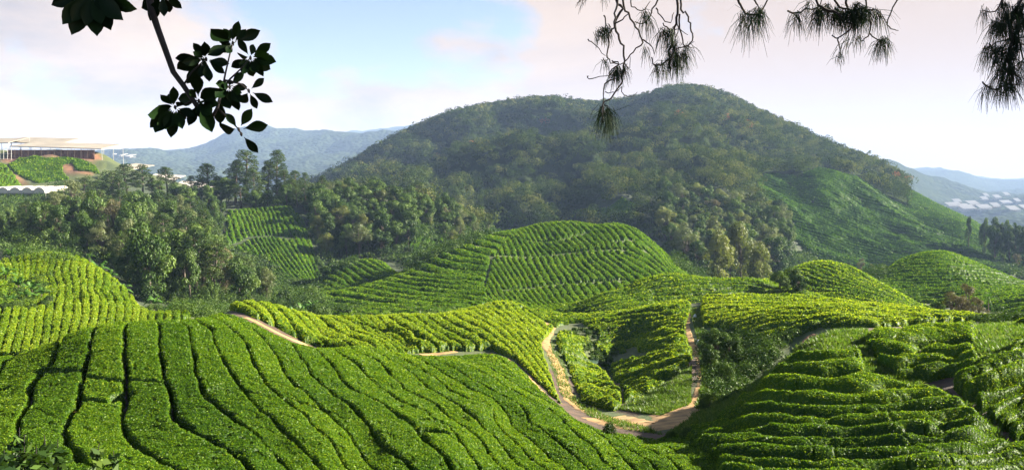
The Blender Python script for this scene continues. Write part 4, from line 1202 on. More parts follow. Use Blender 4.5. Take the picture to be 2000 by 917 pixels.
# large feathery tree, banana clumps and shrubs round the left field
plant_px('pale', 135, 350, 235, 95, 'large grey feathery trees at left')
plant_px('pale', 105, 372, 225, 80, 'large grey feathery trees at left')
for (px, yt, d, wp, k) in ((20,455,128,40,'banana'),(48,470,126,36,'banana'),(190,470,130,50,'banana'),(210,478,127,46,'banana'),(175,492,126,30,'palm'),(235,495,124,44,'banana'),(10,520,92,44,'banana'),(35,538,86,40,'banana'),(62,548,84,40,'banana'),(80,560,82,36,'banana'),
                           (50,565,80,40,'banana'),(20,575,78,44,'banana'),(300,570,108,40,'banana'),(330,580,106,36,'banana'),(610,580,150,34,'banana'),(590,590,140,44,'banana'),(570,598,136,40,'banana')):
    plant_px(k, px, yt, d, wp, 'broad leaved banana clumps at left' if k == 'banana' else None, 1.0)
for (px, yt, d, wp) in ((30,592,74,30),(85,588,76,30),(8,590,72,34),(60,600,74,28),(95,575,78,26),(620,590,128,60),(585,600,122,50),(555,602,118,50),(520,600,112,54),(640,602,126,40),(470,592,106,44),(440,590,104,40),(400,592,100,40),(350,592,98,50),(300,592,96,44)):
    plant_px('shrub', px, yt, d, wp, 'shrubs at the foot of the left wood', 1.0)
# gully, shelf and knolls at right
for (px, yt, d, wp, k) in ((1400,640,58,66,'broad'),(1428,655,56,52,'broad'),(1390,672,53,44,'broad'),(1415,690,50,50,'shrub')):
    plant_px(k, px, yt, d, wp, 'dark trees in the gully by the right trail', 1.5)
for (px, yt, d, wp) in ((1384,752,42,44),(1440,700,43,30),(1468,688,43,30),(1495,678,44,28),(1190,815,33.5,44),(1345,832,32,46),(1310,838,32.5,34),(1505,650,46,36),(1530,655,45,30),(1560,645,44,24)):
    plant_px('shrub', px, yt, d, wp, 'small shrubs around the trail gully', 0.5)
for (px, yt, d, wp, k) in ((1525,528,132,46,'broad'),(1545,522,136,50,'broad'),(1560,535,130,40,'broad')):
    plant_px(k, px, yt, d, wp, 'dark bushes beside the rounded right knoll', 1.5)
for (px, yt, d, wp, k) in ((1860,568,104,60,'brown'),(1895,552,106,56,'brown'),(1880,575,100,50,'brown'),(1835,582,103,40,'shrub'),(1932,565,100,44,'palm'),(1915,580,98,40,'brown'),(1948,585,98,30,'shrub')):
    plant_px(k, px, yt, d, wp, 'brown bushes in the hollow behind the right shelf' if k == 'brown' else None, 1.2)
for (px, yt, d, wp) in ((1895,421,520,16),(1925,424,515,24),(1948,422,512,34),(1965,428,508,28),(1985,434,505,30),(2005,440,500,34),(1975,450,495,34),(1945,440,500,30),(1995,462,490,34),(2030,440,490,40)):
    plant_px('broad', px, yt, d, wp, 'dark round trees below the right mountain shoulder', 5)
scatter((('broad', 2), ('brown', 1)), [(1640,505),(1700,500),(1730,520),(1700,540),(1655,530)], 250, 420, 9, (5, 8), 5, 'bushes at the foot of the right tea slope')
scatter((('broad', 2), ('brown', 1)), [(1920,500),(2000,505),(2040,540),(1960,520)], 250, 480, 9, (6, 9), 6, 'bushes behind the far right knoll')

# ---------------------------------------------------------------- forest on the mountain (one mass)
def forest():
    n = 60000
    c = rng.uniform(-0.32, 0.62, n)
    ld = rng.uniform(math.log(400), math.log(1330), n)
    s = S_at(c, ld)
    px, py = pix_of(c, s)
    d = np.exp(ld)
    ok = visible(c, ld, 7.0 / d) & (px > 560)
    ok &= ~inpoly(px, py, PT)
    ok &= ~((px > 1765) & (d < 1400))
    ok &= ~inpoly(px, py, [(905,420),(960,414),(1015,424),(1010,444),(900,446)])
    ok &= ~(inpoly(px, py, [(1190,405),(1215,380),(1240,398),(1255,430),(1220,444),(1150,438),(1100,430),(1120,408)]) & (d < 660))
    ok &= ~(inpoly(px, py, [(1470,400),(1560,420),(1600,540),(1480,540)]))
    ok &= (py < 450)
    idx = np.nonzero(ok)[0]
    # thin so that crowns do not coincide
    X, Y = c * d, d
    cell = {}
    keep = []
    for i in idx:
        k = (int(X[i] // 7.6), int(Y[i] // 11.5))
        if k in cell:
            continue
        cell[k] = 1
        keep.append(i)
    keep = np.array(keep)
    print('forest crowns', len(keep))
    VV, TT = [], []
    for i in keep:
        x, y, z = X[i], Y[i], s[i] * d[i]
        H = rng.uniform(8, 14) * (1.25 if rng.random() < .12 else 1)
        W = rng.uniform(3.8, 8.2)
        k = rng.integers(3, 6)
        hue = np.clip(rng.normal(0.45, 0.25) + 0.2 * noise(x / 60, y / 60, 5), 0.05, 0.88)
        if rng.random() < 0.002:
            hue = 1.0
        m = int(np.clip(84 * (900 / y), 50, 120))
        for _ in range(k):
            o = rng.normal(0, .5, 3) * np.array([W, W, H * .22])
            q = W * rng.uniform(.5, .85)
            dv = sphere_dirs(m // 2, rng, .5)
            P = np.array([x, y, z + H * .62]) + o + dv * np.array([q, q, q * .8]) * rng.uniform(.75, 1.05, (len(dv), 1))
            V, _q = leaf_cards(P, dv + np.array([0, 0, .3]), np.full(len(dv), max(1.0, y * .0017)), rng, .75, .3)
            VV.append(V)
            TT.append(np.repeat(np.clip(hue + rng.normal(0, .07, len(dv)), 0, 1 if hue == 1 else .9), 4))
    V = np.concatenate(VV)
    return quad_mesh('forest', V, np.arange(len(V)).reshape(-1, 4), M_forest, False, {'tint': np.concatenate(TT)})
tag(link('forest', forest()), 'dense mixed forest covering the mountain and its ridges', 'forest', kind='stuff')

def undergrowth():
    VV, TT = [], []
    for poly, d0, d1, n, hr in ((W1 + [(545,590),(600,575),(640,604),(560,612)], 110, 380, 2200, (1.5, 4.0)), (W2, 225, 430, 1100, (2, 4.5)), ([(-40,455),(0,435),(90,425),(200,400),(225,390),(210,345),(150,352),(60,385),(-40,392)], 230, 420, 420, (2, 4.5)),
            ([(450,400),(600,385),(612,408),(575,402),(520,404)], 230, 400, 220, (2, 4)), ([(1285,410),(1350,380),(1470,395),(1545,450),(1550,550),(1340,548),(1290,480)], 230, 560, 900, (2, 5)),
            ([(800,405),(1060,425),(1300,430),(1300,470),(1060,455),(960,452),(870,470),(800,480)], 300, 560, 700, (2.5, 5)), ([(1540,530),(1700,500),(1740,540),(1690,560),(1560,560)], 200, 420, 300, (1.5, 3.5)),
            ([(1900,495),(2040,500),(2040,560),(1950,530)], 200, 480, 250, (2, 4)), ([(1376,650),(1460,650),(1560,650),(1480,735),(1400,795),(1385,760),(1372,690)], 40, 70, 420, (.4, 1.1)),
            ([(600,590),(700,598),(690,615),(560,612)], 105, 160, 120, (.8, 2)), ([(1820,590),(1960,560),(1960,612),(1830,612)], 90, 140, 160, (.8, 2.2)), ([(-60,560),(90,545),(95,600),(-60,610)], 66, 110, 160, (.5, 1.2)),
            ([(790,505),(880,440),(960,440),(1010,442),(850,505),(800,535)], 200, 440, 420, (1.5, 4)), ([(432,470),(455,480),(530,508),(605,552),(565,572),(490,552),(430,505)], 150, 300, 380, (1, 2.6)), ([(330,575),(470,570),(560,600),(440,605),(400,625),(340,622)], 75, 150, 320, (.8, 2)), ([(520,545),(620,548),(640,600),(540,610)], 130, 260, 260, (1, 2.5)), ([(1530,470),(1600,500),(1600,545),(1530,545)], 250, 450, 220, (2, 4)),
            ([(1900,600),(2080,600),(2080,632),(1900,632)], 50, 115, 240, (.4, 1.0)), ([(1115,635),(1200,640),(1205,735),(1150,700),(1130,690)], 42, 90, 110, (.3, .6)),
            ([(600,500),(640,545),(720,500),(800,495),(815,520),(700,500),(640,520)], 200, 330, 160, (1.2, 3))):
        xs = [q[0] for q in poly]; ys = [q[1] for q in poly]
        c = rng.uniform((min(xs) - 1000) / F, (max(xs) - 1000) / F, n * 12)
        ld = rng.uniform(math.log(d0), math.log(d1), n * 12)
        s_ = S_at(c, ld)
        px, py = pix_of(c, s_)
        k = np.nonzero(inpoly(px, py, poly) & ~inpoly(px, py, PK) & visible(c, ld, 3.0 / np.exp(ld)))[0][:n]
        for i in k:
            d = math.exp(ld[i])
            H = rng.uniform(*hr)
            hue = np.clip(rng.normal(.42, .17), .05, .85)
            m = int(np.clip(70 * 200 / d, 34, 80))
            for _ in range(2):
                q = H * rng.uniform(.45, .75)
                dv = sphere_dirs(m, rng, .6)
                P = np.array([c[i] * d, d, s_[i] * d + H * .35]) + rng.normal(0, .4, 3) * np.array([H, H, H * .3]) + dv * np.array([q, q, q * .85]) * rng.uniform(.6, 1.05, (m, 1))
                V, _q = leaf_cards(P, dv + np.array([0, 0, .3]), np.full(m, max(.12, d * .0016)), rng, .7, .55)
                VV.append(V)
                TT.append(np.repeat(np.clip(hue + rng.normal(0, .1, m), 0, 1), 4))
    V = np.concatenate(VV)
    return quad_mesh('undergrowth', V, np.arange(len(V)).reshape(-1, 4), M_tree, False, {'tint': np.concatenate(TT)})
tag(link('undergrowth', undergrowth()), 'tangled green undergrowth filling the woods, gully and hollows between the trees', 'undergrowth', kind='stuff')

# ---------------------------------------------------------------- greenhouses and huts
def P3d(px, py, d):
    c, s = cs_of(px, py)
    return np.array([float(c) * d, d, float(s) * d])

def roof_slab(mb, a, b, depth, drop, thick=0.25):
    """a sheet roof from front-left a to front-right b, going back by depth and up by drop"""
    a, b = np.array(a), np.array(b)
    bk = np.array([0, depth, drop])
    P = [a, b, b + bk, a + bk]
    Q = [p - np.array([0, 0, thick]) for p in P]
    mb.add([*P, *Q], [(0, 1, 2, 3), (7, 6, 5, 4), (0, 4, 5, 1), (1, 5, 6, 2), (2, 6, 7, 3), (3, 7, 4, 0)])

def long_house(px0, py0, px1, py1, d, depth, rise, bays, label, roof=None, post_h=4.0, name='greenhouse', group=None, arch=False, skip_wall=True):
    A, B = P3d(px0, py0, d), P3d(px1, py1, d)
    mid = (A + B) / 2
    e = empty(name, (mid[0], mid[1] + depth / 2, float(ground_z(mid[0], mid[1] + depth / 2))))
    off = np.array(e.location)
    for i in range(bays):
        a, b = A + (B - A) * i / bays, A + (B - A) * (i + 1) / bays
        g = 0.04 * (b - a)
        m_ = MB()
        if arch:
            n = 10
            V, Fc = [], []
            for j in range(n + 1):
                t = math.pi * j / n
                p = (a + b) / 2 - (b - a) * .49 * math.cos(t) + np.array([0, 0, rise * math.sin(t)])
                V += [p - off, p + np.array([0, depth, 0.6]) - off]
            for j in range(n):
                Fc.append((2 * j, 2 * j + 2, 2 * j + 3, 2 * j + 1))
            k = len(V)
            V += [v - np.array([0, 0, .06]) for v in V]
            Fc += [tuple(q + k for q in f[::-1]) for f in Fc]
            Fc.append(tuple(range(0, 2 * n + 2, 2)))
            m_.add(V, Fc)
        else:
            mm = (a + b) / 2 + np.array([0, 0, .25])
            roof_slab(m_, a + g * .12 - off, b - g * .12 - off, depth, rise)
        m_.build('roof', roof or M_plastic, e)
    nb = bays + 1
    for i in range(nb):
        p = A + (B - A) * i / (nb - 1)
        for back in ((0.4, depth - .4) if depth < 40 else (0.4,)):
            x, y = p[0], p[1] + back
            zt = p[2] + (rise if back > 1 and not arch else 0) - .25
            zb = min(float(ground_z(x, y)) - .3, zt - 1.0)
            m_ = MB()
            m_.tube([(x - off[0], y - off[1], zb - off[2]), (x - off[0], y - off[1], zt - off[2])], .11, 6)
            m_.build('post', M_steel, e)
    m_ = MB()
    m_.tube([A - off + np.array([0, .35, -.35]), B - off + np.array([0, .35, -.35])], .1, 5)
    m_.build('eave_rail', M_steel, e)
    tag(e, label, 'greenhouse', group)
    return e

long_house(18, 285, 198, 290, 426, 24, 3.6, 9, 'long cream roofed greenhouse on posts along the top of the red bank', M_cream)
long_house(2, 277, 118, 280, 456, 22, 4.2, 6, 'upper cream greenhouse behind the long one on the red bank', M_cream)
long_house(-60, 280, 16, 278, 442, 20, 4.0, 4, 'greenhouse with tall open frame at the far left edge', M_cream)
long_house(-30, 377, 88, 377, 338, 20, 2.6, 5, 'white arched tunnel greenhouse on stilts at the left edge', arch=True)
long_house(200, 330, 240, 334, 448, 40, 4.2, 4, 'pale ridged greenhouse roof below the red bank', M_cream)
long_house(236, 362, 300, 366, 462, 46, 7.5, 3, 'white greenhouse roof climbing behind the ridge pines', )
long_house(302, 374, 362, 377, 462, 40, 6.5, 3, 'white greenhouse roof between the pines on the ridge')
long_house(364, 380, 440, 383, 462, 36, 5.0, 3, 'white greenhouse roof right of the flat topped pine')
long_house(596, 383, 654, 392, 388, 14, 2.6, 4, 'short white roofed shed beside the teal hut')
long_house(700, 397, 822, 408, 402, 16, 2.6, 8, 'long narrow white roof running along the wooded ridge')
# brown shade net hung below the long roof
e = empty('shade_net', P3d(110, 303, 423))
off = np.array(e.location)
m_ = MB()
nn = 60
V, Fc = [], []
for i in range(nn + 1):
    px = 15 + (185 - 15) * i / nn
    for yy, dd in ((292.5, 424.5), (301, 424.0 + .25 * math.sin(i * 1.7)), (314, 423.4)):
        V.append(P3d(px, yy, dd) - off)
for i in range(nn):
    for k in (0, 1):
        Fc.append((i * 3 + k, i * 3 + k + 1, i * 3 + k + 4, i * 3 + k + 3))
k = len(V)
V += [v + np.array([0, .05, 0]) for v in V]
Fc += [tuple(q + k for q in f[::-1]) for f in Fc]
m_.add(V, Fc)
m_.build('netting', M_net, e)
for i in range(14):
    px = 16 + 168 * i / 13
    p, q = P3d(px, 291, 422.3) - off, P3d(px, 315, 422.0) - off
    mm = MB(); mm.tube([q, p], .07, 5); mm.build('pole', M_bark, e)
tag(e, 'reddish brown netting hung on poles below the long cream roof', 'netting')
# scaffold frame at the far left
e = empty('scaffold_frame', P3d(4, 318, 420))
off = np.array(e.location)
for i in range(5):
    p = P3d(-8 + 7.5 * i, 286, 420) - off; q = P3d(-8 + 7.5 * i, 320, 420) - off
    mm = MB(); mm.tube([q, p], .12, 5); mm.build('upright', M_steel, e)
for yy in (290, 300, 310):
    mm = MB(); mm.tube([P3d(-10, yy, 420.2) - off, P3d(24, yy, 420.2) - off], .1, 5); mm.build('crossbar', M_steel, e)
tag(e, 'grey tube scaffold standing at the left end of the red bank', 'scaffold')
# teal hut with a white tank
p = P3d(589, 384, 382)
g = float(ground_z(p[0], p[1]))
e = empty('hut', (p[0], p[1], g))
mm = MB(); mm.box((0, 0, (p[2] + 1.0 - g) / 2), (2.6, 2.6, p[2] + 1.0 - g + .4)); mm.build('wall', M_teal, e)
mm = MB(); roof_slab(mm, (-1.6, -1.6, p[2] + 1.6 - g), (1.6, -1.6, p[2] + 1.6 - g), 3.2, .5, .15); mm.build('roof', M_white, e)
tag(e, 'small teal hut with a white roof beside the red cutting', 'hut')
p = P3d(588, 366, 390)
g = float(ground_z(p[0], p[1]))
e = empty('water_tank', (p[0], p[1], g))
mm = MB(); hb = max(1.0, p[2] - g - 1.0)
mm.tube([(0, 0, hb), (0, 0, hb + .1), (0, 0, hb + 2.6), (0, 0, hb + 3.0)], [1.35, 1.5, 1.5, .6], 14); mm.build('tank', M_white, e, True)
for sx in (-.9, .9):
    for sy in (-.9, .9):
        mm = MB(); mm.tube([(sx, sy, -.3), (sx, sy, hb + .05)], .09, 5); mm.build('leg', M_steel, e)
tag(e, 'white round water tank on legs behind the teal hut', 'water tank')
# far valley greenhouses at right
k = 0
WORDS = ['westmost', 'second', 'third']
far_list = [(1872,397,12),(1905,402,16),(1868,405,22),(1895,411,22),(1928,410,20),(1925,392,10),(1950,389,10),(1928,385,7),(1970,400,16),(1968,383,8),(1948,406,12),(1985,413,16),(1990,396,8),(1890,408,14),(2010,410,16)]
far_list.sort()
for i, (px, py, wpx) in enumerate(far_list):
    h = hit(px, py, 1700, 5000)
    d = h[1] if h else 2800
    x = (px - 1000) / F * d
    z = float(ground_z(x, d))
    W = wpx / F * d * 1.25
    e = empty('greenhouse', (x, d, z))
    mm = MB()
    M_far = M_dull
    dep = 34 if wpx > 12 else 26
    roof_slab(mm, (-W / 2, 0, 6), (W / 2, 0, 6 + .03 * W), dep, 12, 1.0)
    mm.build('roof', M_far, e)
    mm = MB()
    mm.box((0, dep / 2, -3), (W * .97, dep * .94, 14))
    mm.build('wall', M_cream, e)
    tag(e, 'white greenhouse terrace in the far right valley, %s from the left' % ordinal(i + 1), 'greenhouse', 'far valley greenhouses')
for i, (px, py, wpx) in enumerate([(226,303,7),(252,308,10),(238,306,5)]):
    h = hit(px, py, 2000, 5500)
    d = h[1] if h else 3300
    x = (px - 1000) / F * d
    z = float(ground_z(x, d))
    W = wpx / F * d
    e = empty('greenhouse', (x, d, z))
    mm = MB(); roof_slab(mm, (-W / 2, 0, 6), (W / 2, 0, 6), 60, 10, 1.0); mm.build('roof', M_plastic, e)
    mm = MB(); mm.box((0, 30, -6), (W * .97, 56, 20)); mm.build('wall', M_cream, e)
    tag(e, 'tiny pale greenhouse on the far left hills, %s of three' % ['leftmost', 'rightmost', 'middle'][i], 'greenhouse', 'far left greenhouses')
# white sacks beside the right trail
for i, (px, py) in enumerate([(1357, 620), (1363, 672)]):
    h = hit(px, py, 36, 100)
    e = empty('sack', (h[0], h[1], h[2]), .4 * i)
    mm = MB(); mm.tube([(0, 0, -.05), (0, 0, .08), (.02, 0, .22), (.03, 0, .32), (.03, 0, .37), (.03, 0, .42)], [.13, .17, .16, .12, .05, .08], 10); mm.build('sack_body', M_white, e, True)
    mm = MB(); mm.tube([(.03, 0, .36), (.03, 0, .38)], .06, 8); mm.build('tie', M_steel, e, True)
    tag(e, ['white sack beside the top of the right trail', 'white sack halfway down the right trail'][i], 'sack')

# fallen orange blossoms on the near tea
for i, (px, py) in enumerate([(116, 788), (145, 790), (144, 812), (93, 815)]):
    h = hit(px, py, 14, 40)
    e = empty('fallen_blossom', (h[0] * .965, h[1] * .965, h[2] * .965 + .12), i)
    for j in range(5):
        a = j * 1.2566
        mm = MB()
        V = [(0, 0, 0), (.05 * math.cos(a - .5), .05 * math.sin(a - .5), .02), (.11 * math.cos(a), .11 * math.sin(a), .035), (.05 * math.cos(a + .5), .05 * math.sin(a + .5), .02)]
        mm.add(V + [(v[0], v[1], v[2] - .004) for v in V], [(0, 1, 2, 3), (7, 6, 5, 4), (0, 4, 5, 1), (1, 5, 6, 2), (2, 6, 7, 3), (3, 7, 4, 0)])
        mm.build('petal', M_orange, e)
    tag(e, 'small orange blossom lying on the near left tea, ' + ['upper left', 'upper right', 'lower right', 'lower left'][i] + ' of four', 'blossom', 'fallen blossoms on the near tea')

# ---------------------------------------------------------------- weeds at the lower left
for i, (px, pt, d, lean) in enumerate([(30,835,11,.04),(42,850,10.6,.02),(88,850,11.2,-.03),(108,858,11.5,.02),(178,866,12.5,.12),(223,880,13,-.03),(12,880,10,-.05),(62,872,10.5,.05)]):
    c, s = cs_of(px, pt)
    x, zt = float(c) * d, float(s) * d
    g = float(ground_z(x, d))
    e = empty('weed', (x, d, g))
    H = zt - g
    st = [(0, 0, -.1), (-lean * .3, 0, H * .4), (lean * .3, .02, H * .75), (lean, .03, H)]
    mm = MB(); mm.tube(st, [.018, .015, .011, .005], 5); mm.build('stem', M_dbark, e)
    r = np.random.default_rng(900 + i)
    n = 190
    t = r.uniform(.1, .93, n)
    P = np.stack([np.interp(t, [0, .4, .75, 1], [q[0] for q in st]), np.interp(t, [0, .4, .75, 1], [q[1] for q in st]), t * H], 1) + r.normal(0, .17, (n, 3)) * (1.15 - t)[:, None]
    V, Q = leaf_cards(P, np.tile([0, -.3, .8], (n, 1)), np.full(n, .17), r, .5, .6)
    link('leaves', quad_mesh('leaves', V, Q, M_tree, False, {'tint': np.repeat(r.uniform(.1, .7, n), 4)}), e)
    tag(e, 'tall dark weed stem rising at the lower left corner, %s from the left' % ordinal([3, 1, 0, 0, 0, 0, 0, 0][i] or 1), 'weed', 'weeds at the lower left corner')
ws = sorted([o for o in COL.objects if o.name.split('.')[0] == 'weed'], key=lambda o: o.location.x / o.location.y)
for i, o in enumerate(ws):
    o['label'] = 'tall dark weed stem at the lower left corner, %s from the left' % ordinal(i + 1)

# ---------------------------------------------------------------- umbrella tree branch overhead, upper left
def zoomL(a, b): return (80 + a / 3.056, b / 3.056)
DU = 4.5
e = empty('umbrella_tree', (-4.6, 4.9, float(ground_z(-4.6, 4.9))))
UT = e
off = np.array(e.location)
def pu(a, b, dd=0.0):
    return P3d(*zoomL(a, b), DU + dd)
top = pu(640, -60)
mm = MB()
mm.tube([np.array([-4.6, 4.9, float(ground_z(-4.6, 4.9)) - .2]) - off, np.array([-4.55, 4.9, -1.2]) - off, np.array([-4.3, 4.85, .9]) - off, np.array([-4.1, 4.8, 2.4]) - off, np.array([-4.0, 4.7, 3.4]) - off], [.16, .13, .11, .08, .05], 9)
mm.build('trunk', M_dbark, e, True)
stem = [np.array([-4.15, 4.82, 1.9]), np.array([-3.5, 4.7, 2.3]), np.array([-2.75, 4.6, 2.2]), np.array([-2.25, 4.52, 1.6]), top, pu(660, 60), pu(700, 180), pu(740, 290), pu(790, 430), pu(850, 510), pu(910, 600), pu(960, 680), pu(1020, 700), pu(1050, 650), pu(1080, 540)]
mm = MB(); mm.tube([p - off for p in stem], [.05, .045, .04, .03, .022, .020, .018, .017, .016, .015, .014, .013, .012, .010, .007], 8); mm.build('branch', M_dbark, e, True)
for tw in ([(1080,540),(1100,440),(1130,310),(1145,260)], [(1080,540),(1130,470),(1195,410),(1250,345)], [(1050,640),(1110,700),(1180,770),(1195,800)], [(850,510),(900,430),(985,350)], [(1060,600),(1090,540),(1125,515)], [(910,600),(940,600)], [(910,600),(860,620),(800,640)], [(1100,480),(1190,500),(1240,540)]):
    mm = MB(); mm.tube([pu(*q) - off for q in tw], np.linspace(.007, .003, len(tw)), 5); mm.build('twig', M_dbark, e, True)
mm = MB(); mm.tube([stem[3] - off, pu(480, -140) - off, pu(300, -60) - off], [.02, .014, .008], 6); mm.build('twig', M_dbark, e, True)
mm = MB(); mm.tube([top - off, pu(690, -60) - off, pu(720, -45) - off], [.012, .01, .006], 6); mm.build('twig', M_dbark, e, True)
WH = [((1145,258),[(1012,172),(1088,170),(1180,125),(1310,182),(995,330),(1108,318),(1008,215)]),
      ((1250,345),[(1372,258),(1405,370),(1370,415),(1328,457),(1268,457),(1200,445),(1135,402),(1175,232)]),
      ((985,352),[(908,256),(975,248),(800,348),(812,412),(1125,382),(1098,440),(870,500),(1005,488)]),
      ((1125,518),[(1042,500),(1232,520),(1205,615),(1182,660),(1088,612),(950,585),(1215,430)]),
      ((942,602),[(818,590),(925,440),(1022,790),(1062,622),(880,750),(1010,700)]),
      ((800,640),[(712,565),(636,685),(650,762),(680,792),(775,822),(845,770),(922,690),(790,515)]),
      ((1240,542),[(1332,466),(1385,610),(1290,650),(1200,615)]),
      ((1180,772),[(1105,675),(1260,648),(1355,745),(1068,757)]),
      ((1195,800),[(1297,912)]),
      ((300,-62),[(62,32),(128,147),(182,210),(335,217),(418,182),(492,122),(575,56),(240,150)]),
      ((722,-45),[(650,126),(735,100),(842,52),(600,50),(770,75)]),
      ((1060,560),[(1070,740),(1130,650),(990,640),(1100,480)])]
def leaf_mesh(base, tip, w, r, fold=.12, eye=None):
    base, tip = Vector(base), Vector(tip)
    ax = tip - base
    L = ax.length
    ax.normalize()
    view = (Vector(eye) - base).normalized() + Vector((r.normal(0, .22), r.normal(0, .1), r.normal(0, .22)))
    sd_ = ax.cross(view).normalized()
    nn_ = sd_.cross(ax).normalized()
    prof = [(0, .03), (.10, .12), (.26, .52), (.42, .84), (.58, 1.0), (.72, .9), (.85, .58), (.93, .26), (1.0, .01)]
    V, Fc = [], []
    bow = r.uniform(-.10, .04) * L
    for t, k in prof:
        c = base + ax * (L * t) + nn_ * (bow * math.sin(math.pi * t))
        for q in (-1, -.5, 0, .5, 1):
            V.append(tuple(c + sd_ * (w * .5 * k * q) + nn_ * (fold * w * k * abs(q) * abs(q))))
    for i in range(len(prof) - 1):
        for j in range(4):
            Fc.append((i * 5 + j, i * 5 + j + 1, i * 5 + j + 6, i * 5 + j + 5))
    return V, Fc
r = np.random.default_rng(55)
for (cc_, tips) in WH:
    dd = r.normal(0, .05)
    hub = pu(*cc_, dd)
    mm = MB()
    mm.tube([hub - off + np.array([0, .01, -.012]), hub - off, hub - off + np.array([0, 0, .012])], [.004, .009, .004], 6)
    W = mm.build('leaf_whorl', M_dbark, e, True)
    ex = [((tips[i][0] * .5 + tips[(i + 1) % len(tips)][0] * .5) * .8 + cc_[0] * .2, (tips[i][1] * .5 + tips[(i + 1) % len(tips)][1] * .5) * .8 + cc_[1] * .2) for i in range(len(tips))] if len(tips) > 5 else []
    for tp in tips + ex:
        tip = pu(*tp, dd + r.normal(0, .09))
        v = tip - hub
        L = np.linalg.norm(v)
        base = hub + v * min(.16, .03 / L + .08)
        V, Fc = leaf_mesh(base - off, tip - off, max(.045, min(.10, L * .36)), r, eye=-off)
        V, Fc = np.array(V), np.array(Fc)
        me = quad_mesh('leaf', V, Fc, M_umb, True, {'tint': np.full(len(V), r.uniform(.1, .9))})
        o = link('leaf', me, W)
        # petiole is part of the leaf
tag(e, 'dark umbrella tree reaching a leafy branch across the upper left', 'tree')

# ---------------------------------------------------------------- hanging pine twigs, upper right
DP = 6.0
tx, ty = 6.3, 6.6
gz = float(ground_z(tx, ty))
e = empty('pine_tree', (tx, ty, gz))
off = np.array(e.location)
def pA(a, b, dd=0.0): return P3d(1120 + a / 3.668, b / 3.668, DP + dd) - off
def pB(a, b, dd=0.0): return P3d(1430 + a / 3.509, b / 3.509, DP + dd) - off
mm = MB(); mm.tube([(0, 0, -.3), (.05, 0, 2.5), (.1, .05, 6.0), (.05, .05, 10.0), (0, 0, 13.0)], [.26, .22, .18, .12, .05], 10); mm.build('trunk', M_dbark, e, True)
limb = [np.array([.08, .02, 5.4]), P3d(2300, -420, 6.4) - off, P3d(2000, -190, 6.1) - off, P3d(1700, -110, 6.0) - off, P3d(1400, -75, 6.0) - off, P3d(1180, -55, 6.0) - off, P3d(1090, -35, 6.0) - off]
mm = MB(); mm.tube(limb, [.07, .055, .045, .035, .026, .018, .010], 8); mm.build('limb', M_dbark, e, True)
TW = [(pA, [(270,-200),(305,0),(345,60),(300,160),(320,250),(355,330),(360,440),(350,540),(330,620),(270,700),(210,750),(205,880)], .011),
 (pA, [(330,-200),(315,0),(300,90),(290,190),(255,240),(250,330),(240,410),(290,450),(360,450)], .009), (pA, [(380,-220),(350,0),(400,100),(450,190),(490,280),(490,320),(430,370),(370,440)], .010),
 (pA, [(490,280),(550,320),(580,390)], .006), (pA, [(640,-200),(600,0),(555,90),(500,165),(440,155)], .008), (pA, [(420,-200),(410,20),(440,55),(500,70),(550,10)], .006),
 (pA, [(760,-230),(745,0),(750,100),(720,200),(710,300),(720,380),(640,460),(590,470),(560,410)], .011), (pA, [(780,-230),(770,0),(780,80),(815,100),(830,170),(860,240),(840,310),(760,350),(710,370)], .009),
 (pA, [(600,60),(620,110),(690,160),(720,90)], .006), (pA, [(100,290),(150,320),(230,400)], .005), (pA, [(100,545),(110,562),(190,553),(290,545)], .005), (pA, [(300,560),(230,600),(210,700),(205,750)], .006), (pA, [(345,615),(355,670),(390,688),(430,685),(458,660)], .004),
 (pA, [(760,100),(770,250),(800,330),(830,340)], .007), (pA, [(300,170),(370,120),(400,95)], .006), (pA, [(755,20),(735,130),(745,230),(700,330)], .007), (pA, [(360,450),(405,480),(405,400)], .004), (pA, [(230,660),(300,655),(350,620)], .004), (pA, [(280,430),(320,460),(260,520),(300,570)], .006), (pA, [(225,105),(228,160),(232,215),(262,235)], .006),
 (pA, [(640,170),(690,215),(760,205),(820,250)], .005), (pA, [(590,470),(600,510),(575,515)], .005), (pA, [(210,750),(225,820),(250,840)], .006), (pA, [(215,750),(255,770),(265,830)], .006), (pA, [(70,-60),(72,40)], .004),
 (pB, [(20,-120),(45,0),(60,50),(120,100),(200,85),(240,0),(260,-130)], .011), (pB, [(130,-100),(150,0),(185,60)], .010), (pB, [(370,75),(440,95),(520,60),(600,45),(640,-150)], .008),
 (pB, [(560,-150),(580,0),(640,60),(720,90),(770,150),(830,180),(720,260),(690,240)], .010), (pB, [(720,260),(735,300),(740,350),(740,400)], .006), (pB, [(900,-160),(920,20),(950,130),(945,230),(900,270),(860,250)], .008), (pB, [(945,230),(1000,280),(1060,270)], .006),
 (pB, [(1140,-160),(1130,0),(1065,140),(1090,200),(1140,210)], .007), (pB, [(800,-160),(790,20),(830,100),(860,160)], .012), (pB, [(700,-160),(700,0),(760,60),(850,70),(950,60),(1010,80)], .010), (pB, [(600,45),(700,90),(800,90),(900,40)], .007),
 (pB, [(2000,-200),(1980,0),(1900,120),(1920,250),(1890,400),(1930,500),(1880,580),(1780,610),(1715,560)], .013), (pB, [(1880,-200),(1850,0),(1800,80),(1720,70)], .008), (pB, [(2060,60),(2000,100),(1850,170),(1760,180)], .008),
 (pB, [(2060,230),(2000,250),(1850,280),(1750,330)], .008), (pB, [(1950,260),(1990,400),(1930,460)], .008), (pB, [(2080,-100),(1990,60),(1950,200),(1960,330),(1910,460)], .010), (pB, [(1900,120),(1850,40),(1870,-150)], .008), (pB, [(1930,500),(1970,540),(1950,580),(1850,560),(1790,550)], .006),
 (pB, [(1800,290),(1810,430),(1870,460)], .006), (pB, [(1920,40),(1960,120),(2010,180)], .008)]
jr = np.random.default_rng(66)
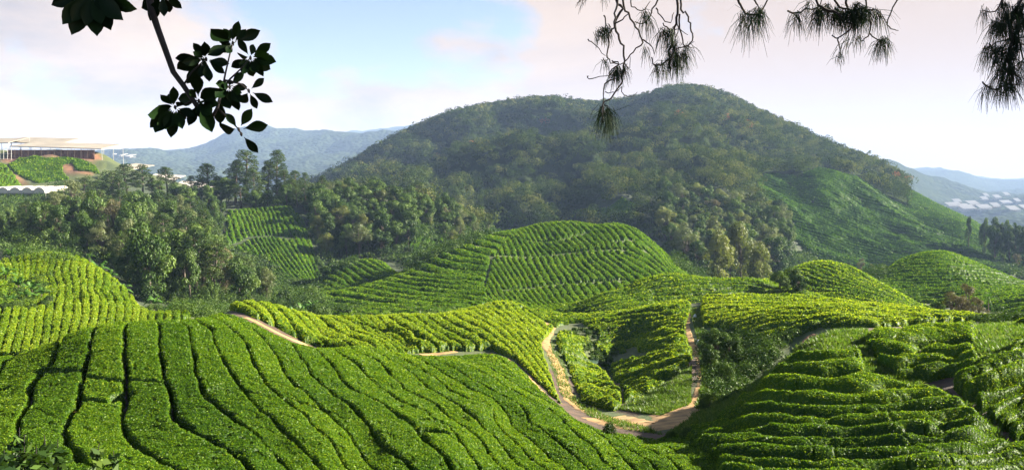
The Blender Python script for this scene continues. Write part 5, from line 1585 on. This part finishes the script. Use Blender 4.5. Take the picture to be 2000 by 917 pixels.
for fn, pts, rad in TW:
    dd = jr.normal(0, .12)
    dense = [np.array(fn(*q, dd)) for q in pts]
    out = []
    for i in range(len(dense) - 1):
        for j in range(3):
            t = j / 3
            p0, p1, p2, p3 = dense[max(i - 1, 0)], dense[i], dense[i + 1], dense[min(i + 2, len(dense) - 1)]
            out.append(0.5 * ((2 * p1) + (p2 - p0) * t + (2 * p0 - 5 * p1 + 4 * p2 - p3) * t * t + (3 * p1 - p0 - 3 * p2 + p3) * t ** 3) + jr.normal(0, .005, 3))
    out.append(dense[-1])
    mm = MB(); mm.tube(out, np.linspace(rad, rad * .45, len(out)), 6); mm.build('twig', M_dbark, e, True)
TU = [(pA, a, b, n, L) for (a, b, n, L) in ((215,210,60,.13),(240,190,40,.10),(180,230,40,.10),(320,490,70,.14),(300,500,50,.16),(370,480,30,.12),(690,215,70,.16),(640,215,40,.18),(720,300,70,.15),(740,390,90,.20),(700,390,60,.2),(790,380,50,.18),(810,330,40,.2),(510,90,36,.2),(540,120,20,.2),(520,345,24,.14),(215,770,50,.22),(250,790,60,.24),(260,830,30,.18),(600,470,30,.16),(640,450,30,.16),(230,420,20,.12),(72,0,16,.1),(220,-10,16,.08))]
TU += [(pB, a, b, n, L) for (a, b, n, L) in ((80,95,40,.26),(120,105,40,.28),(180,70,70,.2),(200,85,30,.22),(440,95,40,.2),(420,95,16,.18),(580,60,60,.2),(610,70,50,.22),(650,40,70,.18),(720,60,90,.18),(740,90,60,.16),(790,80,90,.18),(840,70,110,.17),(870,110,90,.16),(900,60,90,.18),(850,30,80,.15),(960,70,50,.18),(1000,85,40,.2),(520,20,30,.18),(740,360,24,.1),(860,250,30,.12),(1030,270,60,.2),(1050,265,30,.16),(800,250,20,.2),
      (1730,70,40,.14),(1800,150,80,.18),(1840,170,70,.2),(1850,100,60,.16),(1900,100,90,.18),(1950,60,90,.18),(1980,20,80,.18),(1960,180,90,.2),(1760,315,60,.2),(1800,320,40,.22),(1850,320,80,.22),(1900,350,80,.2),(1960,300,70,.2),(1850,460,80,.22),(1910,460,100,.22),(1860,560,60,.2),(1740,590,30,.2),(1790,610,30,.14),(1900,590,50,.18),(1960,540,30,.14),(1920,250,80,.2),(1980,420,60,.2),(1870,20,60,.16),(1990,120,80,.2))]
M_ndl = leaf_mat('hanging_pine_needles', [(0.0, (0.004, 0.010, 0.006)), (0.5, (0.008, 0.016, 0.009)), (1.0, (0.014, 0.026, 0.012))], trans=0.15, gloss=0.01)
for fn, a, b, n, L in TU:
    dd = jr.normal(0, .08)
    p = np.array(fn(a, b, dd))
    n = int(n * 1.1)
    dirs = jr.normal(0, .38, (n, 3)) + np.array([jr.normal(0, .2), 0, -.85])
    dirs /= np.linalg.norm(dirs, axis=1)[:, None]
    Ln = L * jr.uniform(.55, 1.15, n)[:, None]
    b0 = p + jr.normal(0, .016, (n, 3))
    m1 = b0 + dirs * Ln * .5
    t1 = m1 + (dirs * .55 + np.array([0, 0, -.55])) * Ln * .5
    sd_ = np.cross(dirs, jr.normal(0, 1, (n, 3)))
    sd_ /= np.linalg.norm(sd_, axis=1)[:, None]
    w_ = .0018
    V = np.stack([b0 - sd_ * w_, b0 + sd_ * w_, m1 + sd_ * w_, m1 - sd_ * w_, m1 - sd_ * w_, m1 + sd_ * w_, t1 + sd_ * w_ * .4, t1 - sd_ * w_ * .4], 1).reshape(-1, 3)
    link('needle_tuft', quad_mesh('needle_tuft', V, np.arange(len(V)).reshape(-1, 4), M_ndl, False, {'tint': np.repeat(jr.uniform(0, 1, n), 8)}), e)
tag(e, 'pine tree at right whose bare hanging twigs and needle tufts cross the top', 'tree')

# ---------------------------------------------------------------- labels of the plants
KINDW = {'pine': 'tall dark pine', 'broad': 'bushy green tree', 'pale': 'feathery grey green tree', 'gold': 'golden green tree', 'brown': 'brownish shrub', 'shrub': 'low green shrub', 'banana': 'broad leaved banana plant', 'palm': 'spiky palm plant'}
CATW = {'pine': 'tree', 'broad': 'tree', 'pale': 'tree', 'gold': 'tree', 'brown': 'shrub', 'shrub': 'shrub', 'banana': 'plant', 'palm': 'plant'}
WHERE = {G_RIDGE: 'on the left ridge', 'trees in the left valley wood': 'in the left valley wood', 'trees on the wooded slope below the long white roof': 'on the slope below the long white roof',
         'trees behind the centre hill': 'behind the centre hill', 'trees massed right of the centre hill': 'massed right of the centre hill', 'large grey feathery trees at left': 'standing high above the left tea field',
         'broad leaved banana clumps at left': 'around the left tea field', 'shrubs at the foot of the left wood': 'at the foot of the left wood', 'dark trees in the gully by the right trail': 'in the dark gully by the right trail',
         'small shrubs around the trail gully': 'around the trail gully', 'dark bushes beside the rounded right knoll': 'beside the rounded right knoll', 'brown bushes in the hollow behind the right shelf': 'in the hollow behind the right shelf',
         'dark round trees below the right mountain shoulder': 'below the right mountain shoulder', 'bushes at the foot of the right tea slope': 'at the foot of the right tea slope', 'bushes behind the far right knoll': 'behind the far right knoll'}
buckets = {}
for rec in PLACED:
    buckets.setdefault((rec[1], rec[2]), []).append(rec)
for (g, k), recs in buckets.items():
    recs.sort(key=lambda q: q[3])
    for i, (o, _, _, px, d) in enumerate(recs):
        if g is None:
            wh = 'at the edge of the left field' if px < 1000 else 'in the hollow behind the right shelf'
        else:
            wh = WHERE[g]
        lab = '%s %s' % (KINDW[k], wh) + ('' if len(recs) == 1 else ', %s from the left' % ordinal(i + 1))
        tag(o, lab, CATW[k], g)

# ---------------------------------------------------------------- haze
zmin = float((SS * DD).min()) - 1.0
HZ = bpy.data.meshes.new('haze')
x0, x1, y0, y1, z0, z1 = -9600, 9600, -300, 9000, zmin, float((SS * DD).max()) + 40
HZ.from_pydata([(x0, y0, z0), (x1, y0, z0), (x1, y1, z0), (x0, y1, z0), (x0, y0, z1), (x1, y0, z1), (x1, y1, z1), (x0, y1, z1)], [], [(3, 2, 1, 0), (4, 5, 6, 7), (0, 1, 5, 4), (1, 2, 6, 5), (2, 3, 7, 6), (3, 0, 4, 7)])
mz, tz = new_mat('hazy_air')
pv_ = nd(tz, 'ShaderNodeVolumePrincipled', in_Density=0.000085, in_Anisotropy=0.0)
pv_.inputs['Color'].default_value = (0.44, 0.63, 1.0, 1)
tz.links.new(pv_.outputs[0], nd(tz, 'ShaderNodeOutputMaterial').inputs['Volume'])
HZ.materials.append(mz)
hz = link('haze', HZ)
tag(hz, 'thin bluish haze filling the valley air', 'haze', kind='stuff')
